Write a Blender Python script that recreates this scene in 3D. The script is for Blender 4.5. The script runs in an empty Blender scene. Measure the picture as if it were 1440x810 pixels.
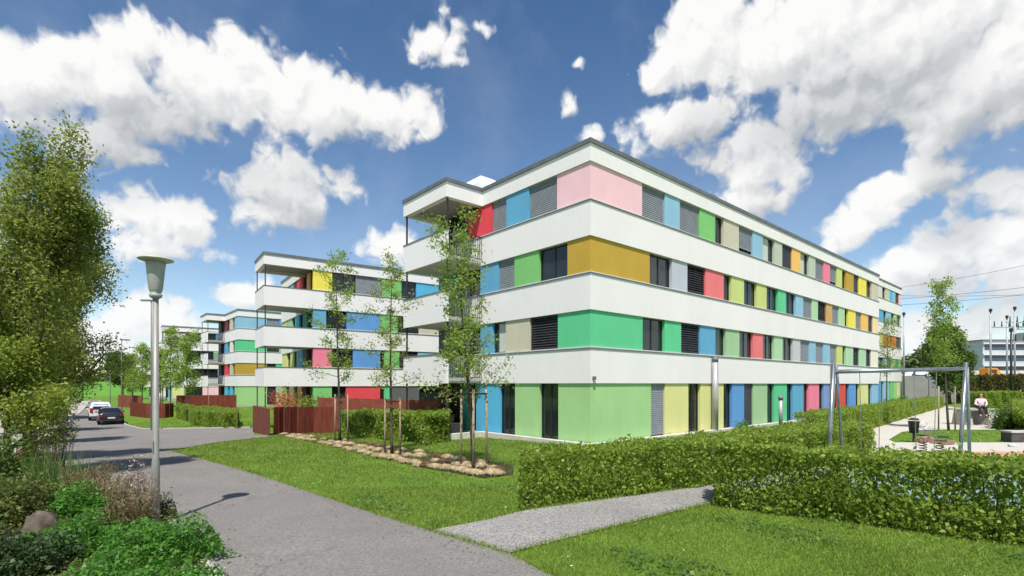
import bpy, math, random
import numpy as np
from mathutils import Vector, Matrix, geometry
R = math.radians
random.seed(7); RNG = np.random.default_rng(11)
scene = bpy.context.scene
COL = scene.collection
CAMH, FPX = 2.36, 727.0

# ------------------------------------------------------------------ terrain
def softstep(q, q0, q1, w=3.0):
    a = w*math.log1p(math.exp(min(60, (q-q0)/w))) if (q-q0)/w < 60 else q-q0
    b = w*math.log1p(math.exp(min(60, (q-q1)/w))) if (q-q1)/w < 60 else q-q1
    return a-b
def gz(x, y):
    q = -.6*x+.8*y
    z = -.033*softstep(q, 14, 53)
    z += .95*math.exp(-((x+29)**2+(y-62)**2)/(2*8.0**2))
    return z
def G(px, py):
    lo, hi = 1.0, 400.0
    for _ in range(50):
        m = (lo+hi)/2
        if CAMH-(py-540)/FPX*m > gz((px-720)/FPX*m, m): lo = m
        else: hi = m
    return ((px-720)/FPX*lo, lo)
def W(p):
    return p if isinstance(p[0], float) else G(*p)

# ------------------------------------------------------------------ tagging
def tag(o, label=None, cat=None, group=None, kind=None):
    if label: o['label'] = label
    if cat: o['category'] = cat
    if group: o['group'] = group
    if kind: o['kind'] = kind
    return o
def empty(name, loc, rz=0, label=None, cat=None, group=None):
    o = bpy.data.objects.new(name, None); COL.objects.link(o)
    o.empty_display_size = .2
    o.location = loc; o.rotation_euler = (0, 0, rz)
    return tag(o, label, cat, group)
def copy_tree(o, parent=None):
    c = o.copy(); COL.objects.link(c); c.parent = parent
    for ch in list(o.children): copy_tree(ch, c)
    return c

# ------------------------------------------------------------------ materials
def s2l(c):
    return tuple(((v/255)/12.92 if v/255 <= .04045 else (((v/255)+.055)/1.055)**2.4) for v in c)
class NT:
    def __init__(s, tree): s.t = tree; s.n = tree.nodes; s.l = tree.links
    def node(s, typ, **kw):
        n = s.n.new(typ)
        for k, v in kw.items(): setattr(n, k, v)
        return n
    def put(s, sock, v):
        if isinstance(v, bpy.types.NodeSocket): s.l.new(v, sock)
        elif v is not None: sock.default_value = v
    def math(s, op, a, b=None, c=None, clamp=False):
        n = s.node('ShaderNodeMath', operation=op, use_clamp=clamp)
        s.put(n.inputs[0], a)
        if b is not None: s.put(n.inputs[1], b)
        if c is not None: s.put(n.inputs[2], c)
        return n.outputs[0]
    def vmath(s, op, a, b=None):
        n = s.node('ShaderNodeVectorMath', operation=op)
        s.put(n.inputs[0], a)
        if b is not None: s.put(n.inputs[1], b)
        return n.outputs['Value'] if op in ('LENGTH', 'DOT_PRODUCT', 'DISTANCE') else n.outputs[0]
    def noise(s, vec, scale, detail=4, rough=.55, dist=0.0, dim='3D'):
        n = s.node('ShaderNodeTexNoise', noise_dimensions=dim)
        s.put(n.inputs['Vector'], vec); n.inputs['Scale'].default_value = scale
        n.inputs['Detail'].default_value = detail; n.inputs['Roughness'].default_value = rough
        n.inputs['Distortion'].default_value = dist
        return n.outputs['Fac']
    def mrange(s, v, a, b, c=0.0, d=1.0, smooth=False):
        n = s.node('ShaderNodeMapRange', interpolation_type='SMOOTHSTEP' if smooth else 'LINEAR')
        s.put(n.inputs[0], v)
        for i, k in enumerate((a, b, c, d)): s.put(n.inputs[i+1], k)
        return n.outputs[0]
    def mix(s, fac, a, b):
        n = s.node('ShaderNodeMix', data_type='RGBA')
        s.put(n.inputs[0], fac); s.put(n.inputs[6], a); s.put(n.inputs[7], b)
        return n.outputs[2]
    def bump(s, h, strength=.3, dist=.02):
        n = s.node('ShaderNodeBump'); n.inputs['Strength'].default_value = strength
        n.inputs['Distance'].default_value = dist; s.put(n.inputs['Height'], h)
        return n.outputs[0]
def c4(c): return (c[0], c[1], c[2], 1.0)
MATS = {}
def base_mat(name):
    m = bpy.data.materials.new(name); m.use_nodes = True
    nt = NT(m.node_tree); b = nt.n['Principled BSDF']
    return m, nt, b
def coords(nt, kind='Object'):
    return nt.node('ShaderNodeTexCoord').outputs[kind]
def pos(nt): return nt.node('ShaderNodeNewGeometry').outputs['Position']
def mat(name, c1, c2=None, scale=3.0, rough=.6, metal=0.0, bump=0.0, bscale=40, spec=.4, fine=0.0, lin=False, aniso=None):
    if name in MATS: return MATS[name]
    m, nt, b = base_mat(name)
    if not lin: c1 = s2l(c1); c2 = s2l(c2) if c2 else None
    if c2 is None: c2 = tuple(v*.9 for v in c1)
    p = pos(nt)
    if aniso: p = nt.vmath('MULTIPLY', p, aniso)
    f = nt.noise(p, scale, 5, .6)
    col = nt.mix(nt.mrange(f, .35, .65), c4(c1), c4(c2))
    if name == 'white_render':
        st = nt.noise(nt.vmath('MULTIPLY', pos(nt), (2.2, 2.2, .22)), 3.0, 5, .7)
        col = nt.mix(nt.mrange(st, .56, .8, 0, .16), col, c4(s2l((168, 166, 160))))
    if fine:
        f2 = nt.noise(pos(nt), 60, 3, .7)
        col = nt.mix(nt.mrange(f2, .35, .7, 0, fine), col, c4(tuple(v*.45 for v in c1)))
    nt.put(b.inputs['Base Color'], col)
    b.inputs['Roughness'].default_value = rough; b.inputs['Metallic'].default_value = metal
    b.inputs['Specular IOR Level'].default_value = spec
    if bump: nt.put(b.inputs['Normal'], nt.bump(nt.noise(pos(nt), bscale, 4, .6), bump, .01))
    MATS[name] = m; return m
def leafmat(name, dark, mid, light, trans=.35, nscale=1.5, rough=.5):
    if name in MATS: return MATS[name]
    m, nt, b = base_mat(name)
    at = nt.node('ShaderNodeAttribute', attribute_name='rnd').outputs['Fac']
    n = nt.noise(pos(nt), nscale, 3, .6)
    f = nt.math('ADD', nt.math('MULTIPLY', at, .65), nt.mrange(n, .3, .7, 0, .35))
    r = nt.node('ShaderNodeValToRGB'); nt.put(r.inputs[0], f)
    e = r.color_ramp.elements
    e[0].position = .1; e[0].color = c4(dark); e[1].position = .95; e[1].color = c4(light)
    k = e.new(.45); k.color = c4(mid)
    nt.put(b.inputs['Base Color'], r.outputs[0]); b.inputs['Roughness'].default_value = rough
    b.inputs['Specular IOR Level'].default_value = .35
    t = nt.node('ShaderNodeBsdfTranslucent'); nt.put(t.inputs[0], nt.mix(.5, r.outputs[0], c4(tuple(min(1, v*1.6) for v in light))))
    mx = nt.node('ShaderNodeMixShader'); mx.inputs[0].default_value = trans
    nt.l.new(b.outputs[0], mx.inputs[1]); nt.l.new(t.outputs[0], mx.inputs[2])
    nt.l.new(mx.outputs[0], nt.n['Material Output'].inputs[0])
    MATS[name] = m; return m

# ------------------------------------------------------------------ mesh helpers
def link_mesh(name, verts, faces, material=None, parent=None, smooth=False, rnd=None, loc=None):
    me = bpy.data.meshes.new(name)
    if isinstance(verts, np.ndarray) and isinstance(faces, np.ndarray):
        nv, nf, k = len(verts), len(faces), faces.shape[1]
        me.vertices.add(nv); me.vertices.foreach_set('co', verts.astype(np.float32).ravel())
        me.loops.add(nf*k); me.loops.foreach_set('vertex_index', faces.astype(np.int32).ravel())
        me.polygons.add(nf); me.polygons.foreach_set('loop_start', np.arange(0, nf*k, k, dtype=np.int32))
        me.update(calc_edges=True)
    else:
        me.from_pydata([tuple(v) for v in verts], [], faces); me.update()
    if rnd is not None:
        a = me.attributes.new('rnd', 'FLOAT', 'FACE'); a.data.foreach_set('value', rnd.astype(np.float32))
    if smooth: me.polygons.foreach_set('use_smooth', [True]*len(me.polygons))
    if material: me.materials.append(material)
    o = bpy.data.objects.new(name, me); COL.objects.link(o)
    if parent: o.parent = parent
    if loc: o.location = loc
    return o
class MB:
    def __init__(s): s.v = []; s.f = []
    def box(s, x0, x1, y0, y1, z0, z1, M=None):
        x0, x1 = sorted((x0, x1)); y0, y1 = sorted((y0, y1)); z0, z1 = sorted((z0, z1))
        n = len(s.v)
        vs = [(x0,y0,z0),(x1,y0,z0),(x1,y1,z0),(x0,y1,z0),(x0,y0,z1),(x1,y0,z1),(x1,y1,z1),(x0,y1,z1)]
        if M: vs = [tuple(M @ Vector(v)) for v in vs]
        s.v += vs
        s.f += [(n,n+3,n+2,n+1),(n+4,n+5,n+6,n+7),(n,n+1,n+5,n+4),(n+1,n+2,n+6,n+5),(n+2,n+3,n+7,n+6),(n+3,n,n+4,n+7)]
        return s
    def prism(s, poly, z0, z1):
        n = len(s.v); k = len(poly)
        a = sum(poly[i][0]*poly[(i+1)%k][1]-poly[(i+1)%k][0]*poly[i][1] for i in range(k))
        if a < 0: poly = poly[::-1]
        s.v += [(p[0], p[1], z0) for p in poly]+[(p[0], p[1], z1) for p in poly]
        s.f.append(tuple(range(n+k-1, n-1, -1))); s.f.append(tuple(range(n+k, n+2*k)))
        for i in range(k):
            j = (i+1) % k; s.f.append((n+i, n+j, n+k+j, n+k+i))
        return s
    def tube(s, pts, rads, sides=8, caps=True):
        pts = [Vector(p) for p in pts]; n0 = len(s.v); m = len(pts)
        up = None
        for i, p in enumerate(pts):
            d = (pts[min(i+1, m-1)]-pts[max(i-1, 0)])
            if d.length < 1e-9: d = Vector((0, 0, 1))
            d.normalize()
            if up is None: up = Vector((1, 0, 0)) if abs(d.x) < .8 else Vector((0, 1, 0))
            a = (up-d*up.dot(d)).normalized(); b = d.cross(a); up = a
            r = rads[i] if hasattr(rads, '__len__') else rads
            for k in range(sides):
                t = 2*math.pi*k/sides
                s.v.append(tuple(p+a*(r*math.cos(t))+b*(r*math.sin(t))))
        for i in range(m-1):
            for k in range(sides):
                k2 = (k+1) % sides
                s.f.append((n0+i*sides+k, n0+i*sides+k2, n0+(i+1)*sides+k2, n0+(i+1)*sides+k))
        if caps:
            s.f.append(tuple(n0+k for k in range(sides-1, -1, -1)))
            s.f.append(tuple(n0+(m-1)*sides+k for k in range(sides)))
        return s
    def lathe(s, prof, cx=0, cy=0, cz=0, n=24):
        n0 = len(s.v)
        for r, z in prof:
            for k in range(n):
                t = 2*math.pi*k/n; s.v.append((cx+r*math.cos(t), cy+r*math.sin(t), cz+z))
        for i in range(len(prof)-1):
            for k in range(n):
                k2 = (k+1) % n
                s.f.append((n0+i*n+k, n0+i*n+k2, n0+(i+1)*n+k2, n0+(i+1)*n+k))
        return s
    def loft(s, secs, close=True):
        n0 = len(s.v); k = len(secs[0])
        for q in secs: s.v += [tuple(p) for p in q]
        for i in range(len(secs)-1):
            for a in range(k):
                b = (a+1) % k
                s.f.append((n0+i*k+a, n0+i*k+b, n0+(i+1)*k+b, n0+(i+1)*k+a))
        if close:
            s.f.append(tuple(n0+a for a in range(k-1, -1, -1))); s.f.append(tuple(n0+(len(secs)-1)*k+a for a in range(k)))
        return s
    def build(s, name, m=None, parent=None, smooth=False, bevel=0, loc=None):
        o = link_mesh(name, s.v, s.f, m, parent, smooth, loc=loc)
        if bevel:
            b = o.modifiers.new('bevel', 'BEVEL'); b.width = bevel; b.segments = 2; b.limit_method = 'ANGLE'
        return o
def offset_poly(poly, d):
    n = len(poly); out = []
    a = sum(poly[i][0]*poly[(i+1)%n][1]-poly[(i+1)%n][0]*poly[i][1] for i in range(n))
    sg = 1 if a > 0 else -1
    for i in range(n):
        p0, p1, p2 = Vector(poly[i-1]), Vector(poly[i]), Vector(poly[(i+1) % n])
        e1 = (p1-p0).normalized(); e2 = (p2-p1).normalized()
        n1 = Vector((e1.y, -e1.x))*sg; n2 = Vector((e2.y, -e2.x))*sg
        b = (n1+n2); b = b/(b.length_squared/2) if b.length > 1e-6 else n1
        out.append((p1.x+b.x*d, p1.y+b.y*d))
    return out
def ring(mb, poly, out, inn, z0, z1):
    A = offset_poly(poly, out); B = offset_poly(poly, -inn); n = len(poly); k = len(mb.v)
    for P, z in ((A, z0), (A, z1), (B, z1), (B, z0)): mb.v += [(p[0], p[1], z) for p in P]
    for i in range(n):
        j = (i+1) % n
        for r in range(4):
            r2 = (r+1) % 4; mb.f.append((k+r*n+i, k+r*n+j, k+r2*n+j, k+r2*n+i))
    return mb
def drape(name, poly, dz, m, cell=1.2, thick=0.0):
    pts = []
    poly = [W(p) for p in poly]
    n = len(poly)
    for i in range(n):
        a, b = Vector(poly[i]), Vector(poly[(i+1) % n]); L = (b-a).length
        k = max(1, min(60, int(L/cell)))
        for j in range(k): pts.append(a+(b-a)*(j/k))
    nb = len(pts)
    xs = [p.x for p in pts]; ys = [p.y for p in pts]
    sx = max(cell, (max(xs)-min(xs))/90); sy = max(cell, (max(ys)-min(ys))/90)
    gx = np.arange(min(xs)+sx/2, max(xs), sx); gy = np.arange(min(ys)+sy/2, max(ys), sy)
    gp = np.array([(x, y) for x in gx for y in gy])
    if len(gp):
        ins = inside(gp, [(p.x, p.y) for p in pts])
        pts += [Vector(p) for p in gp[ins]]
    v, e, f = geometry.delaunay_2d_cdt(pts, [], [list(range(nb))], 1, 1e-4)[:3]
    vs = [(p.x, p.y, gz(p.x, p.y)+dz) for p in v]
    fs = [list(t) if (v[t[1]]-v[t[0]]).cross(v[t[2]]-v[t[0]]) > 0 else list(t)[::-1] for t in f]
    o = link_mesh(name, vs, fs, m)
    return tag(o, kind='structure')
def inside(P, poly):
    x, y = P[:, 0], P[:, 1]; c = np.zeros(len(P), bool); n = len(poly)
    for i in range(n):
        x0, y0 = poly[i]; x1, y1 = poly[(i+1) % n]
        if y0 == y1: continue
        t = ((y0 > y) != (y1 > y)) & (x < (x1-x0)*(y-y0)/(y1-y0)+x0)
        c ^= t
    return c
def unit(a): return a/np.maximum(1e-9, np.linalg.norm(a, axis=1))[:, None]
def leaves(name, C, size, m, parent=None, aspect=.6, up=0.0, loc=None, droop=0.0, direc=None):
    C = np.asarray(C, float); N = len(C)
    size = np.broadcast_to(size, (N,))*RNG.uniform(.45, 1.4, N)
    nrm = RNG.normal(size=(N, 3)); nrm[:, 2] = np.abs(nrm[:, 2])+up; nrm = unit(nrm)
    a = RNG.normal(size=(N, 3)) if direc is None else direc+RNG.normal(size=(N, 3))*.5
    a[:, 2] -= droop
    a = unit(a-nrm*np.sum(a*nrm, 1)[:, None]); b = np.cross(nrm, a)
    L = size[:, None]/2; Wd = L*aspect
    V = np.stack([C-a*L, C+b*Wd+nrm*Wd*.25-a*L*.1, C+a*L, C-b*Wd+nrm*Wd*.25-a*L*.1], 1).reshape(-1, 3)
    F = np.arange(4*N).reshape(-1, 4)
    return link_mesh(name, V, F, m, parent, rnd=RNG.random(N), loc=loc)
def blades(name, P, h, w, m, lean=.35, kind=None, parent=None, loc=None, direc=None):
    P = np.asarray(P, float); N = len(P)
    h = np.broadcast_to(h, (N,))*RNG.uniform(.5, 1.3, N); w = np.broadcast_to(w, (N,))
    t = RNG.uniform(0, 2*math.pi, N)
    side = np.stack([np.cos(t), np.sin(t), np.zeros(N)], 1)*w[:, None]/2
    tip = RNG.normal(size=(N, 3))*lean if direc is None else direc
    tip = unit(np.stack([tip[:, 0], tip[:, 1], np.ones(N) if direc is None else tip[:, 2]], 1))*h[:, None]
    V = np.stack([P-side, P+side, P+tip], 1).reshape(-1, 3)
    return link_mesh(name, V, np.arange(3*N).reshape(-1, 3), m, parent, rnd=RNG.random(N), loc=loc)
def px_scale(y): return FPX/y

# ------------------------------------------------------------------ world, sun, camera
SUN_EL = 61.5
def build_world():
    w = bpy.data.worlds.new("World"); scene.world = w; w.use_nodes = True
    nt = NT(w.node_tree); bg = nt.n['Background']
    sky = nt.node('ShaderNodeTexSky', sky_type='NISHITA', sun_disc=False)
    sky.sun_elevation = R(SUN_EL); sky.sun_rotation = R(183); sky.altitude = 400
    sky.air_density = 1.0; sky.dust_density = .25; sky.ozone_density = 2.2
    # cloud field in azimuth / elevation of the viewing direction
    def ae(px, py):
        X, Z = (px-720)/FPX, (540-py)/FPX
        return math.atan(X), math.atan(Z/math.hypot(1, X))
    BL = [(45,125,120,85,1),(170,115,120,85,1),(285,125,115,75,1),(385,130,105,72,1),(465,150,90,62,1),(545,168,75,50,1),(598,165,38,42,.9),
          (90,60,75,40,.9),(215,62,60,40,.8),(345,80,60,35,.9),(150,205,80,42,.9),
          (190,310,75,48,1),(255,318,68,48,1),(205,355,60,25,.8),(410,268,86,54,1.05),(375,300,50,25,.8),
          (610,42,50,42,.95),(632,75,26,22,.7),(688,24,22,14,.6),(556,348,46,36,1),(352,412,42,28,.9),
          (225,445,70,42,.95),(165,480,50,40,.8),(270,478,50,30,.8),
          (795,142,14,20,.55),(833,190,26,14,.6),(816,98,9,10,.5),
          (985,70,95,75,1),(935,95,55,42,.9),(1100,70,150,95,1.1),(1260,70,190,115,1.15),(1400,110,150,90,1.1),(1200,10,260,70,1.1),
          (945,180,75,42,.72),(1000,160,80,40,.75),(1065,228,92,55,1),(1060,275,70,40,.9),(1112,160,38,45,.85),(1350,130,120,38,1),(1180,150,120,45,1),(1010,20,60,50,.9),(1430,40,120,90,1),(1420,160,60,30,.9),
          (1222,305,62,50,.95),(1322,240,54,38,.95),(1270,270,60,40,.9),(1405,280,70,40,.95),(1300,378,95,50,1),(1395,335,95,50,1.05),(1245,392,50,28,.8),
          (1400,448,60,34,.85),(1290,468,40,34,.75),(1440,400,60,40,.8),(30,440,60,50,.9),(20,330,50,40,.8)]
    for a in range(7):   # the rest of the sky, outside the photograph
        az = random.uniform(.95, 2*math.pi-.95); el = random.uniform(.15, .9)
        BL.append((az, el, random.uniform(.2, .4), random.uniform(.1, .22), 1.0, 'ang'))
    gt = bpy.data.node_groups.new('cloud_field', 'ShaderNodeTree')
    gt.interface.new_socket('P', in_out='INPUT', socket_type='NodeSocketVector')
    gt.interface.new_socket('D', in_out='OUTPUT', socket_type='NodeSocketFloat')
    g = NT(gt); gi = g.node('NodeGroupInput'); go = g.node('NodeGroupOutput')
    P = gi.outputs[0]
    nz = g.node('ShaderNodeTexNoise', noise_dimensions='2D'); nz.inputs['Scale'].default_value = 7; nz.inputs['Detail'].default_value = 3
    g.l.new(P, nz.inputs['Vector'])
    warp = g.vmath('MULTIPLY', g.vmath('SUBTRACT', nz.outputs['Color'], (.5, .5, .5)), (.10, .08, 0))
    PW = g.vmath('ADD', P, warp)
    acc = None
    for b in BL:
        if len(b) == 6: az, el, ra, re, wt = b[:5]; az = az if az < math.pi else az-2*math.pi
        else:
            az, el = ae(b[0], b[1]); a1, _ = ae(b[0]+b[2], b[1]); a0, _ = ae(b[0]-b[2], b[1])
            _, e1 = ae(b[0], b[1]-b[3]); _, e0 = ae(b[0], b[1]+b[3])
            ra, re, wt = (a1-a0)/2, (e1-e0)/2, b[4]
        d = g.vmath('LENGTH', g.vmath('MULTIPLY', g.vmath('SUBTRACT', PW, (az, el, 0)), (1/ra, 1/re, 0)))
        v = g.math('MULTIPLY_ADD', d, -.95*wt, wt)
        if acc is None: acc = v
        else:
            n = g.node('ShaderNodeMath', operation='SMOOTH_MAX'); g.put(n.inputs[0], acc); g.put(n.inputs[1], v); n.inputs[2].default_value = .12
            acc = n.outputs[0]
    base = acc
    # billows (inverted voronoi) and fbm
    vo = g.node('ShaderNodeTexVoronoi', feature='SMOOTH_F1', voronoi_dimensions='2D'); vo.inputs['Scale'].default_value = 17
    vo.inputs['Detail'].default_value = 2; vo.inputs['Roughness'].default_value = .55; vo.inputs['Smoothness'].default_value = .35
    nw = g.node('ShaderNodeTexNoise', noise_dimensions='2D'); nw.inputs['Scale'].default_value = 22; nw.inputs['Detail'].default_value = 2
    g.l.new(P, nw.inputs['Vector'])
    pv = g.vmath('ADD', P, g.vmath('MULTIPLY', g.vmath('SUBTRACT', nw.outputs['Color'], (.5, .5, .5)), (.05, .05, 0)))
    g.l.new(pv, vo.inputs['Vector'])
    bil = g.math('SUBTRACT', .5, vo.outputs['Distance'])
    f1 = g.math('SUBTRACT', g.noise(P, 11, 8, .58, dim='2D'), .5)
    f2 = g.math('SUBTRACT', g.noise(pv, 45, 4, .62, dim='2D'), .5)
    d = g.math('ADD', base, g.math('MULTIPLY', bil, .50))
    d = g.math('ADD', d, g.math('MULTIPLY', f1, .95))
    d = g.math('ADD', d, g.math('MULTIPLY', f2, .30))
    g.l.new(d, go.inputs[0])
    gt.interface.new_socket('B', in_out='OUTPUT', socket_type='NodeSocketFloat'); g.l.new(g.math('ADD', base, f1), go.inputs[1])
    BIG = [(230,130,300,110,1.1),(500,160,120,60,1),(220,325,100,60,1),(410,268,90,58,1),(610,45,52,45,.9),(1180,80,270,110,1.15),(1380,120,160,110,1.1),(1080,235,95,60,1),
           (1320,250,85,55,1),(1350,350,150,75,1),(230,460,70,45,.9),(1420,430,80,45,.9),(960,140,100,80,.8)]
    gb = bpy.data.node_groups.new('cloud_mass', 'ShaderNodeTree')
    gb.interface.new_socket('P', in_out='INPUT', socket_type='NodeSocketVector'); gb.interface.new_socket('D', in_out='OUTPUT', socket_type='NodeSocketFloat')
    h = NT(gb); hi = h.node('NodeGroupInput'); ho = h.node('NodeGroupOutput'); acc = None
    for b in BIG:
        az, el = ae(b[0], b[1]); a1, _ = ae(b[0]+b[2], b[1]); a0, _ = ae(b[0]-b[2], b[1]); _, e1 = ae(b[0], b[1]-b[3]); _, e0 = ae(b[0], b[1]+b[3])
        dd = h.vmath('LENGTH', h.vmath('MULTIPLY', h.vmath('SUBTRACT', hi.outputs[0], (az, el, 0)), (2/(a1-a0), 2/(e1-e0), 0)))
        v = h.math('MULTIPLY_ADD', dd, -.95*b[4], b[4]); acc = v if acc is None else h.math('MAXIMUM', acc, v)
    h.l.new(h.math('ADD', acc, h.math('MULTIPLY', h.math('SUBTRACT', h.noise(hi.outputs[0], 7, 2, .5, dim='2D'), .5), 1.1)), ho.inputs[0])
    tc = nt.node('ShaderNodeTexCoord'); sp = nt.node('ShaderNodeSeparateXYZ'); nt.l.new(tc.outputs['Generated'], sp.inputs[0])
    X, Y, Z = sp.outputs
    az = nt.math('ARCTAN2', X, Y)
    hyp = nt.math('SQRT', nt.math('ADD', nt.math('MULTIPLY', X, X), nt.math('MULTIPLY', Y, Y)))
    el = nt.math('ARCTAN2', Z, hyp)
    cb = nt.node('ShaderNodeCombineXYZ'); nt.l.new(az, cb.inputs[0]); nt.l.new(el, cb.inputs[1])
    def field(off):
        n = nt.node('ShaderNodeGroup'); n.node_tree = gt
        nt.put(n.inputs[0], nt.vmath('ADD', cb.outputs[0], off)); return n.outputs
    D0, D1, D2 = field((0, 0, 0))[0], field((-.010, .022, 0))[0], None
    n = nt.node('ShaderNodeGroup'); n.node_tree = gb; nt.put(n.inputs[0], nt.vmath('ADD', cb.outputs[0], (-.02, .075, 0))); D2 = n.outputs[0]
    mask = nt.mrange(D0, -.17, .27, smooth=True)
    mask = nt.math('MULTIPLY', mask, nt.mrange(el, -.01, .05))
    # lit side = little cloud between here and the sun (up and behind the viewer)
    lit = nt.math('SUBTRACT', nt.math('ADD', D0, .05), D1)
    s1 = nt.mrange(lit, -.34, .30)
    s2 = nt.mrange(D2, -.1, .9, 1.0, 0.0, smooth=True)
    thick = nt.mrange(D0, .3, 1.1)
    sh = nt.math('ADD', nt.math('MULTIPLY', s1, .42), nt.math('MULTIPLY', s2, .58))
    sh = nt.mrange(sh, .12, .92)
    ccol = nt.mix(sh, (2.95, 3.1, 3.25, 1), (5.75, 5.7, 5.6, 1))
    # hazier, warmer low clouds
    ccol = nt.mix(nt.mrange(el, .0, .3, .45, 0), ccol, (5.2, 5.45, 5.7, 1))
    alpha = nt.math('MULTIPLY', mask, .97)
    skyc = nt.mix(nt.mrange(el, .02, .62), (.98, .95, .88, 1), (.47, .62, .72, 1))
    mm = nt.node('ShaderNodeMix', data_type='RGBA', blend_type='MULTIPLY'); mm.inputs[0].default_value = 1
    nt.l.new(sky.outputs[0], mm.inputs[6]); nt.l.new(skyc, mm.inputs[7])
    veil = nt.mrange(nt.noise(cb.outputs[0], 5, 4, .6, dim='2D'), .45, .75, 0, .08)
    sk = nt.mix(veil, mm.outputs[2], (4.5, 4.8, 5.2, 1))
    nt.l.new(nt.mix(alpha, sk, ccol), bg.inputs[0]); bg.inputs[1].default_value = .145
    w.cycles.sampling_method = 'MANUAL'; w.cycles.sample_map_resolution = 512
build_world()
sun = bpy.data.lights.new('sun', 'SUN'); sun.energy = 4.9; sun.angle = R(.53); sun.color = (1, .955, .88)
so = bpy.data.objects.new('sun', sun); COL.objects.link(so)
d = Vector((.02*math.cos(R(SUN_EL)), math.cos(R(SUN_EL)), -math.sin(R(SUN_EL))))
so.rotation_euler = d.to_track_quat('-Z', 'Y').to_euler(); so.location = (0, -20, 40)
cam = bpy.data.cameras.new('camera'); co = bpy.data.objects.new('camera', cam); COL.objects.link(co)
co.location = (0, 0, CAMH); co.rotation_euler = (R(90), 0, 0)
cam.sensor_width = 36; cam.lens = 36*FPX/1440; cam.shift_y = 135/1440; cam.clip_end = 3000; cam.clip_start = .1
scene.camera = co
scene.view_settings.view_transform = 'Standard'; scene.view_settings.look = 'None'
scene.view_settings.exposure = .27
scene.cycles.max_bounces = 5; scene.cycles.diffuse_bounces = 2; scene.cycles.glossy_bounces = 2; scene.cycles.transmission_bounces = 3; scene.cycles.transparent_max_bounces = 4
scene.cycles.caustics_reflective = False; scene.cycles.caustics_refractive = False
scene.cycles.use_adaptive_sampling = True; scene.cycles.adaptive_threshold = .025; scene.cycles.use_denoising = True

# ------------------------------------------------------------------ palette
M_white = mat('white_render', (236, 232, 231), (231, 227, 226), .6, .85, bump=.15, bscale=90, aniso=(1, 1, .35))
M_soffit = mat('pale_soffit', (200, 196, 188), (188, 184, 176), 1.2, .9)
M_cap = mat('dark_metal_capping', (116, 120, 124), (102, 106, 110), 2, .5, .2)
M_sill = mat('pale_sill', (215, 215, 210), rough=.5)
M_core = mat('inner_wall', (58, 58, 60), (50, 50, 52), rough=.9)
M_frame = mat('dark_window_frame', (44, 47, 50), (38, 40, 44), rough=.4)
M_blind = mat('grey_blind', (142, 147, 152), (130, 135, 140), 3, .5)
M_blindd = mat('dark_blind', (72, 72, 76), (60, 60, 64), 3, .5, .2)
M_reflection = mat('pale_reflection', (205, 210, 200), (175, 182, 172), 9, .9, aniso=(6, 6, .1))  # pale tone painted for bright reflections in the glass
M_steel = mat('galvanised_steel', (168, 172, 174), (146, 150, 152), 6, .38, .85)
M_zinc = mat('zinc_pipe', (176, 177, 178), (160, 160, 162), 3, .45, .3)
M_post = mat('dark_balcony_post', (52, 50, 50), rough=.5)
M_conc = mat('concrete', (188, 184, 176), (166, 162, 155), 2.5, .9, bump=.3, fine=.15)
M_rust = mat('rusty_steel', (128, 62, 44), (100, 46, 34), 3.5, .9, bump=.4, bscale=25, fine=.2, aniso=(1, 1, .3))
M_rustd = mat('brown_rusty_steel', (146, 78, 58), (122, 62, 46), 2.5, .9, bump=.3, fine=.15)
M_bark = mat('bark', (96, 84, 70), (62, 54, 46), 14, .95, bump=.8, bscale=40, aniso=(1, 1, .3))
M_stake = mat('weathered_wood_stake', (168, 150, 124), (132, 114, 92), 10, .9, bump=.3, aniso=(1, 1, .1))
def glassmat():
    m, nt, b = base_mat('window_glass')
    b.inputs['Base Color'].default_value = (.018, .022, .024, 1); b.inputs['Roughness'].default_value = .03
    b.inputs['Specular IOR Level'].default_value = .65
    nt.put(b.inputs['Normal'], nt.bump(nt.noise(pos(nt), .9, 2), .06, .05))
    return m
M_glass = glassmat()
PAL = dict(pink=(250,196,205), mustard=(198,156,44), mint=(84,205,140), green=(160,210,134), green2=(118,198,108), red=(236,58,72), blue=(84,164,208),
           beige=(203,196,170), lblue=(136,188,216), lav=(186,191,203), coral=(246,112,116), yg=(200,214,118), pyel=(224,222,138), sky=(72,178,226),
           blue2=(84,150,218), sage=(160,200,148), yellow=(248,226,72), orange=(250,190,92), peach=(250,216,164), cream=(240,234,214), hot=(248,120,150),
           lgrey=(196,200,202), tan=(206,160,86), pgreen=(172,214,166), crimson=(104,38,48), ggrey=(188,196,176), teal=(52,150,132), dred=(226,68,58),
           dgrey=(88,90,92), orange2=(240,106,52), hotp=(232,66,104), bluev=(120,150,205), white=(214,213,209))
CNAME = dict(pink='pale pink', mint='mint green', lblue='light blue', lav='lavender grey', yg='lime yellow', pyel='pale yellow', sky='sky blue',
             blue2='bright blue', lgrey='light grey', pgreen='pale green', ggrey='greenish grey', dred='vermilion', dgrey='dark grey', orange2='orange',
             hotp='magenta', bluev='violet blue', green2='green', hot='rose pink')
def panelmat(k):
    c = PAL[k]; g = sum(c)/3*.5+112; c = tuple(int(v*.84+g*.16) for v in c); return mat('facade_panel_'+k, c, tuple(int(v*.965) for v in c), 1.1, .75, bump=.05, bscale=80, spec=.25, aniso=(1, 1, .5))

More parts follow.
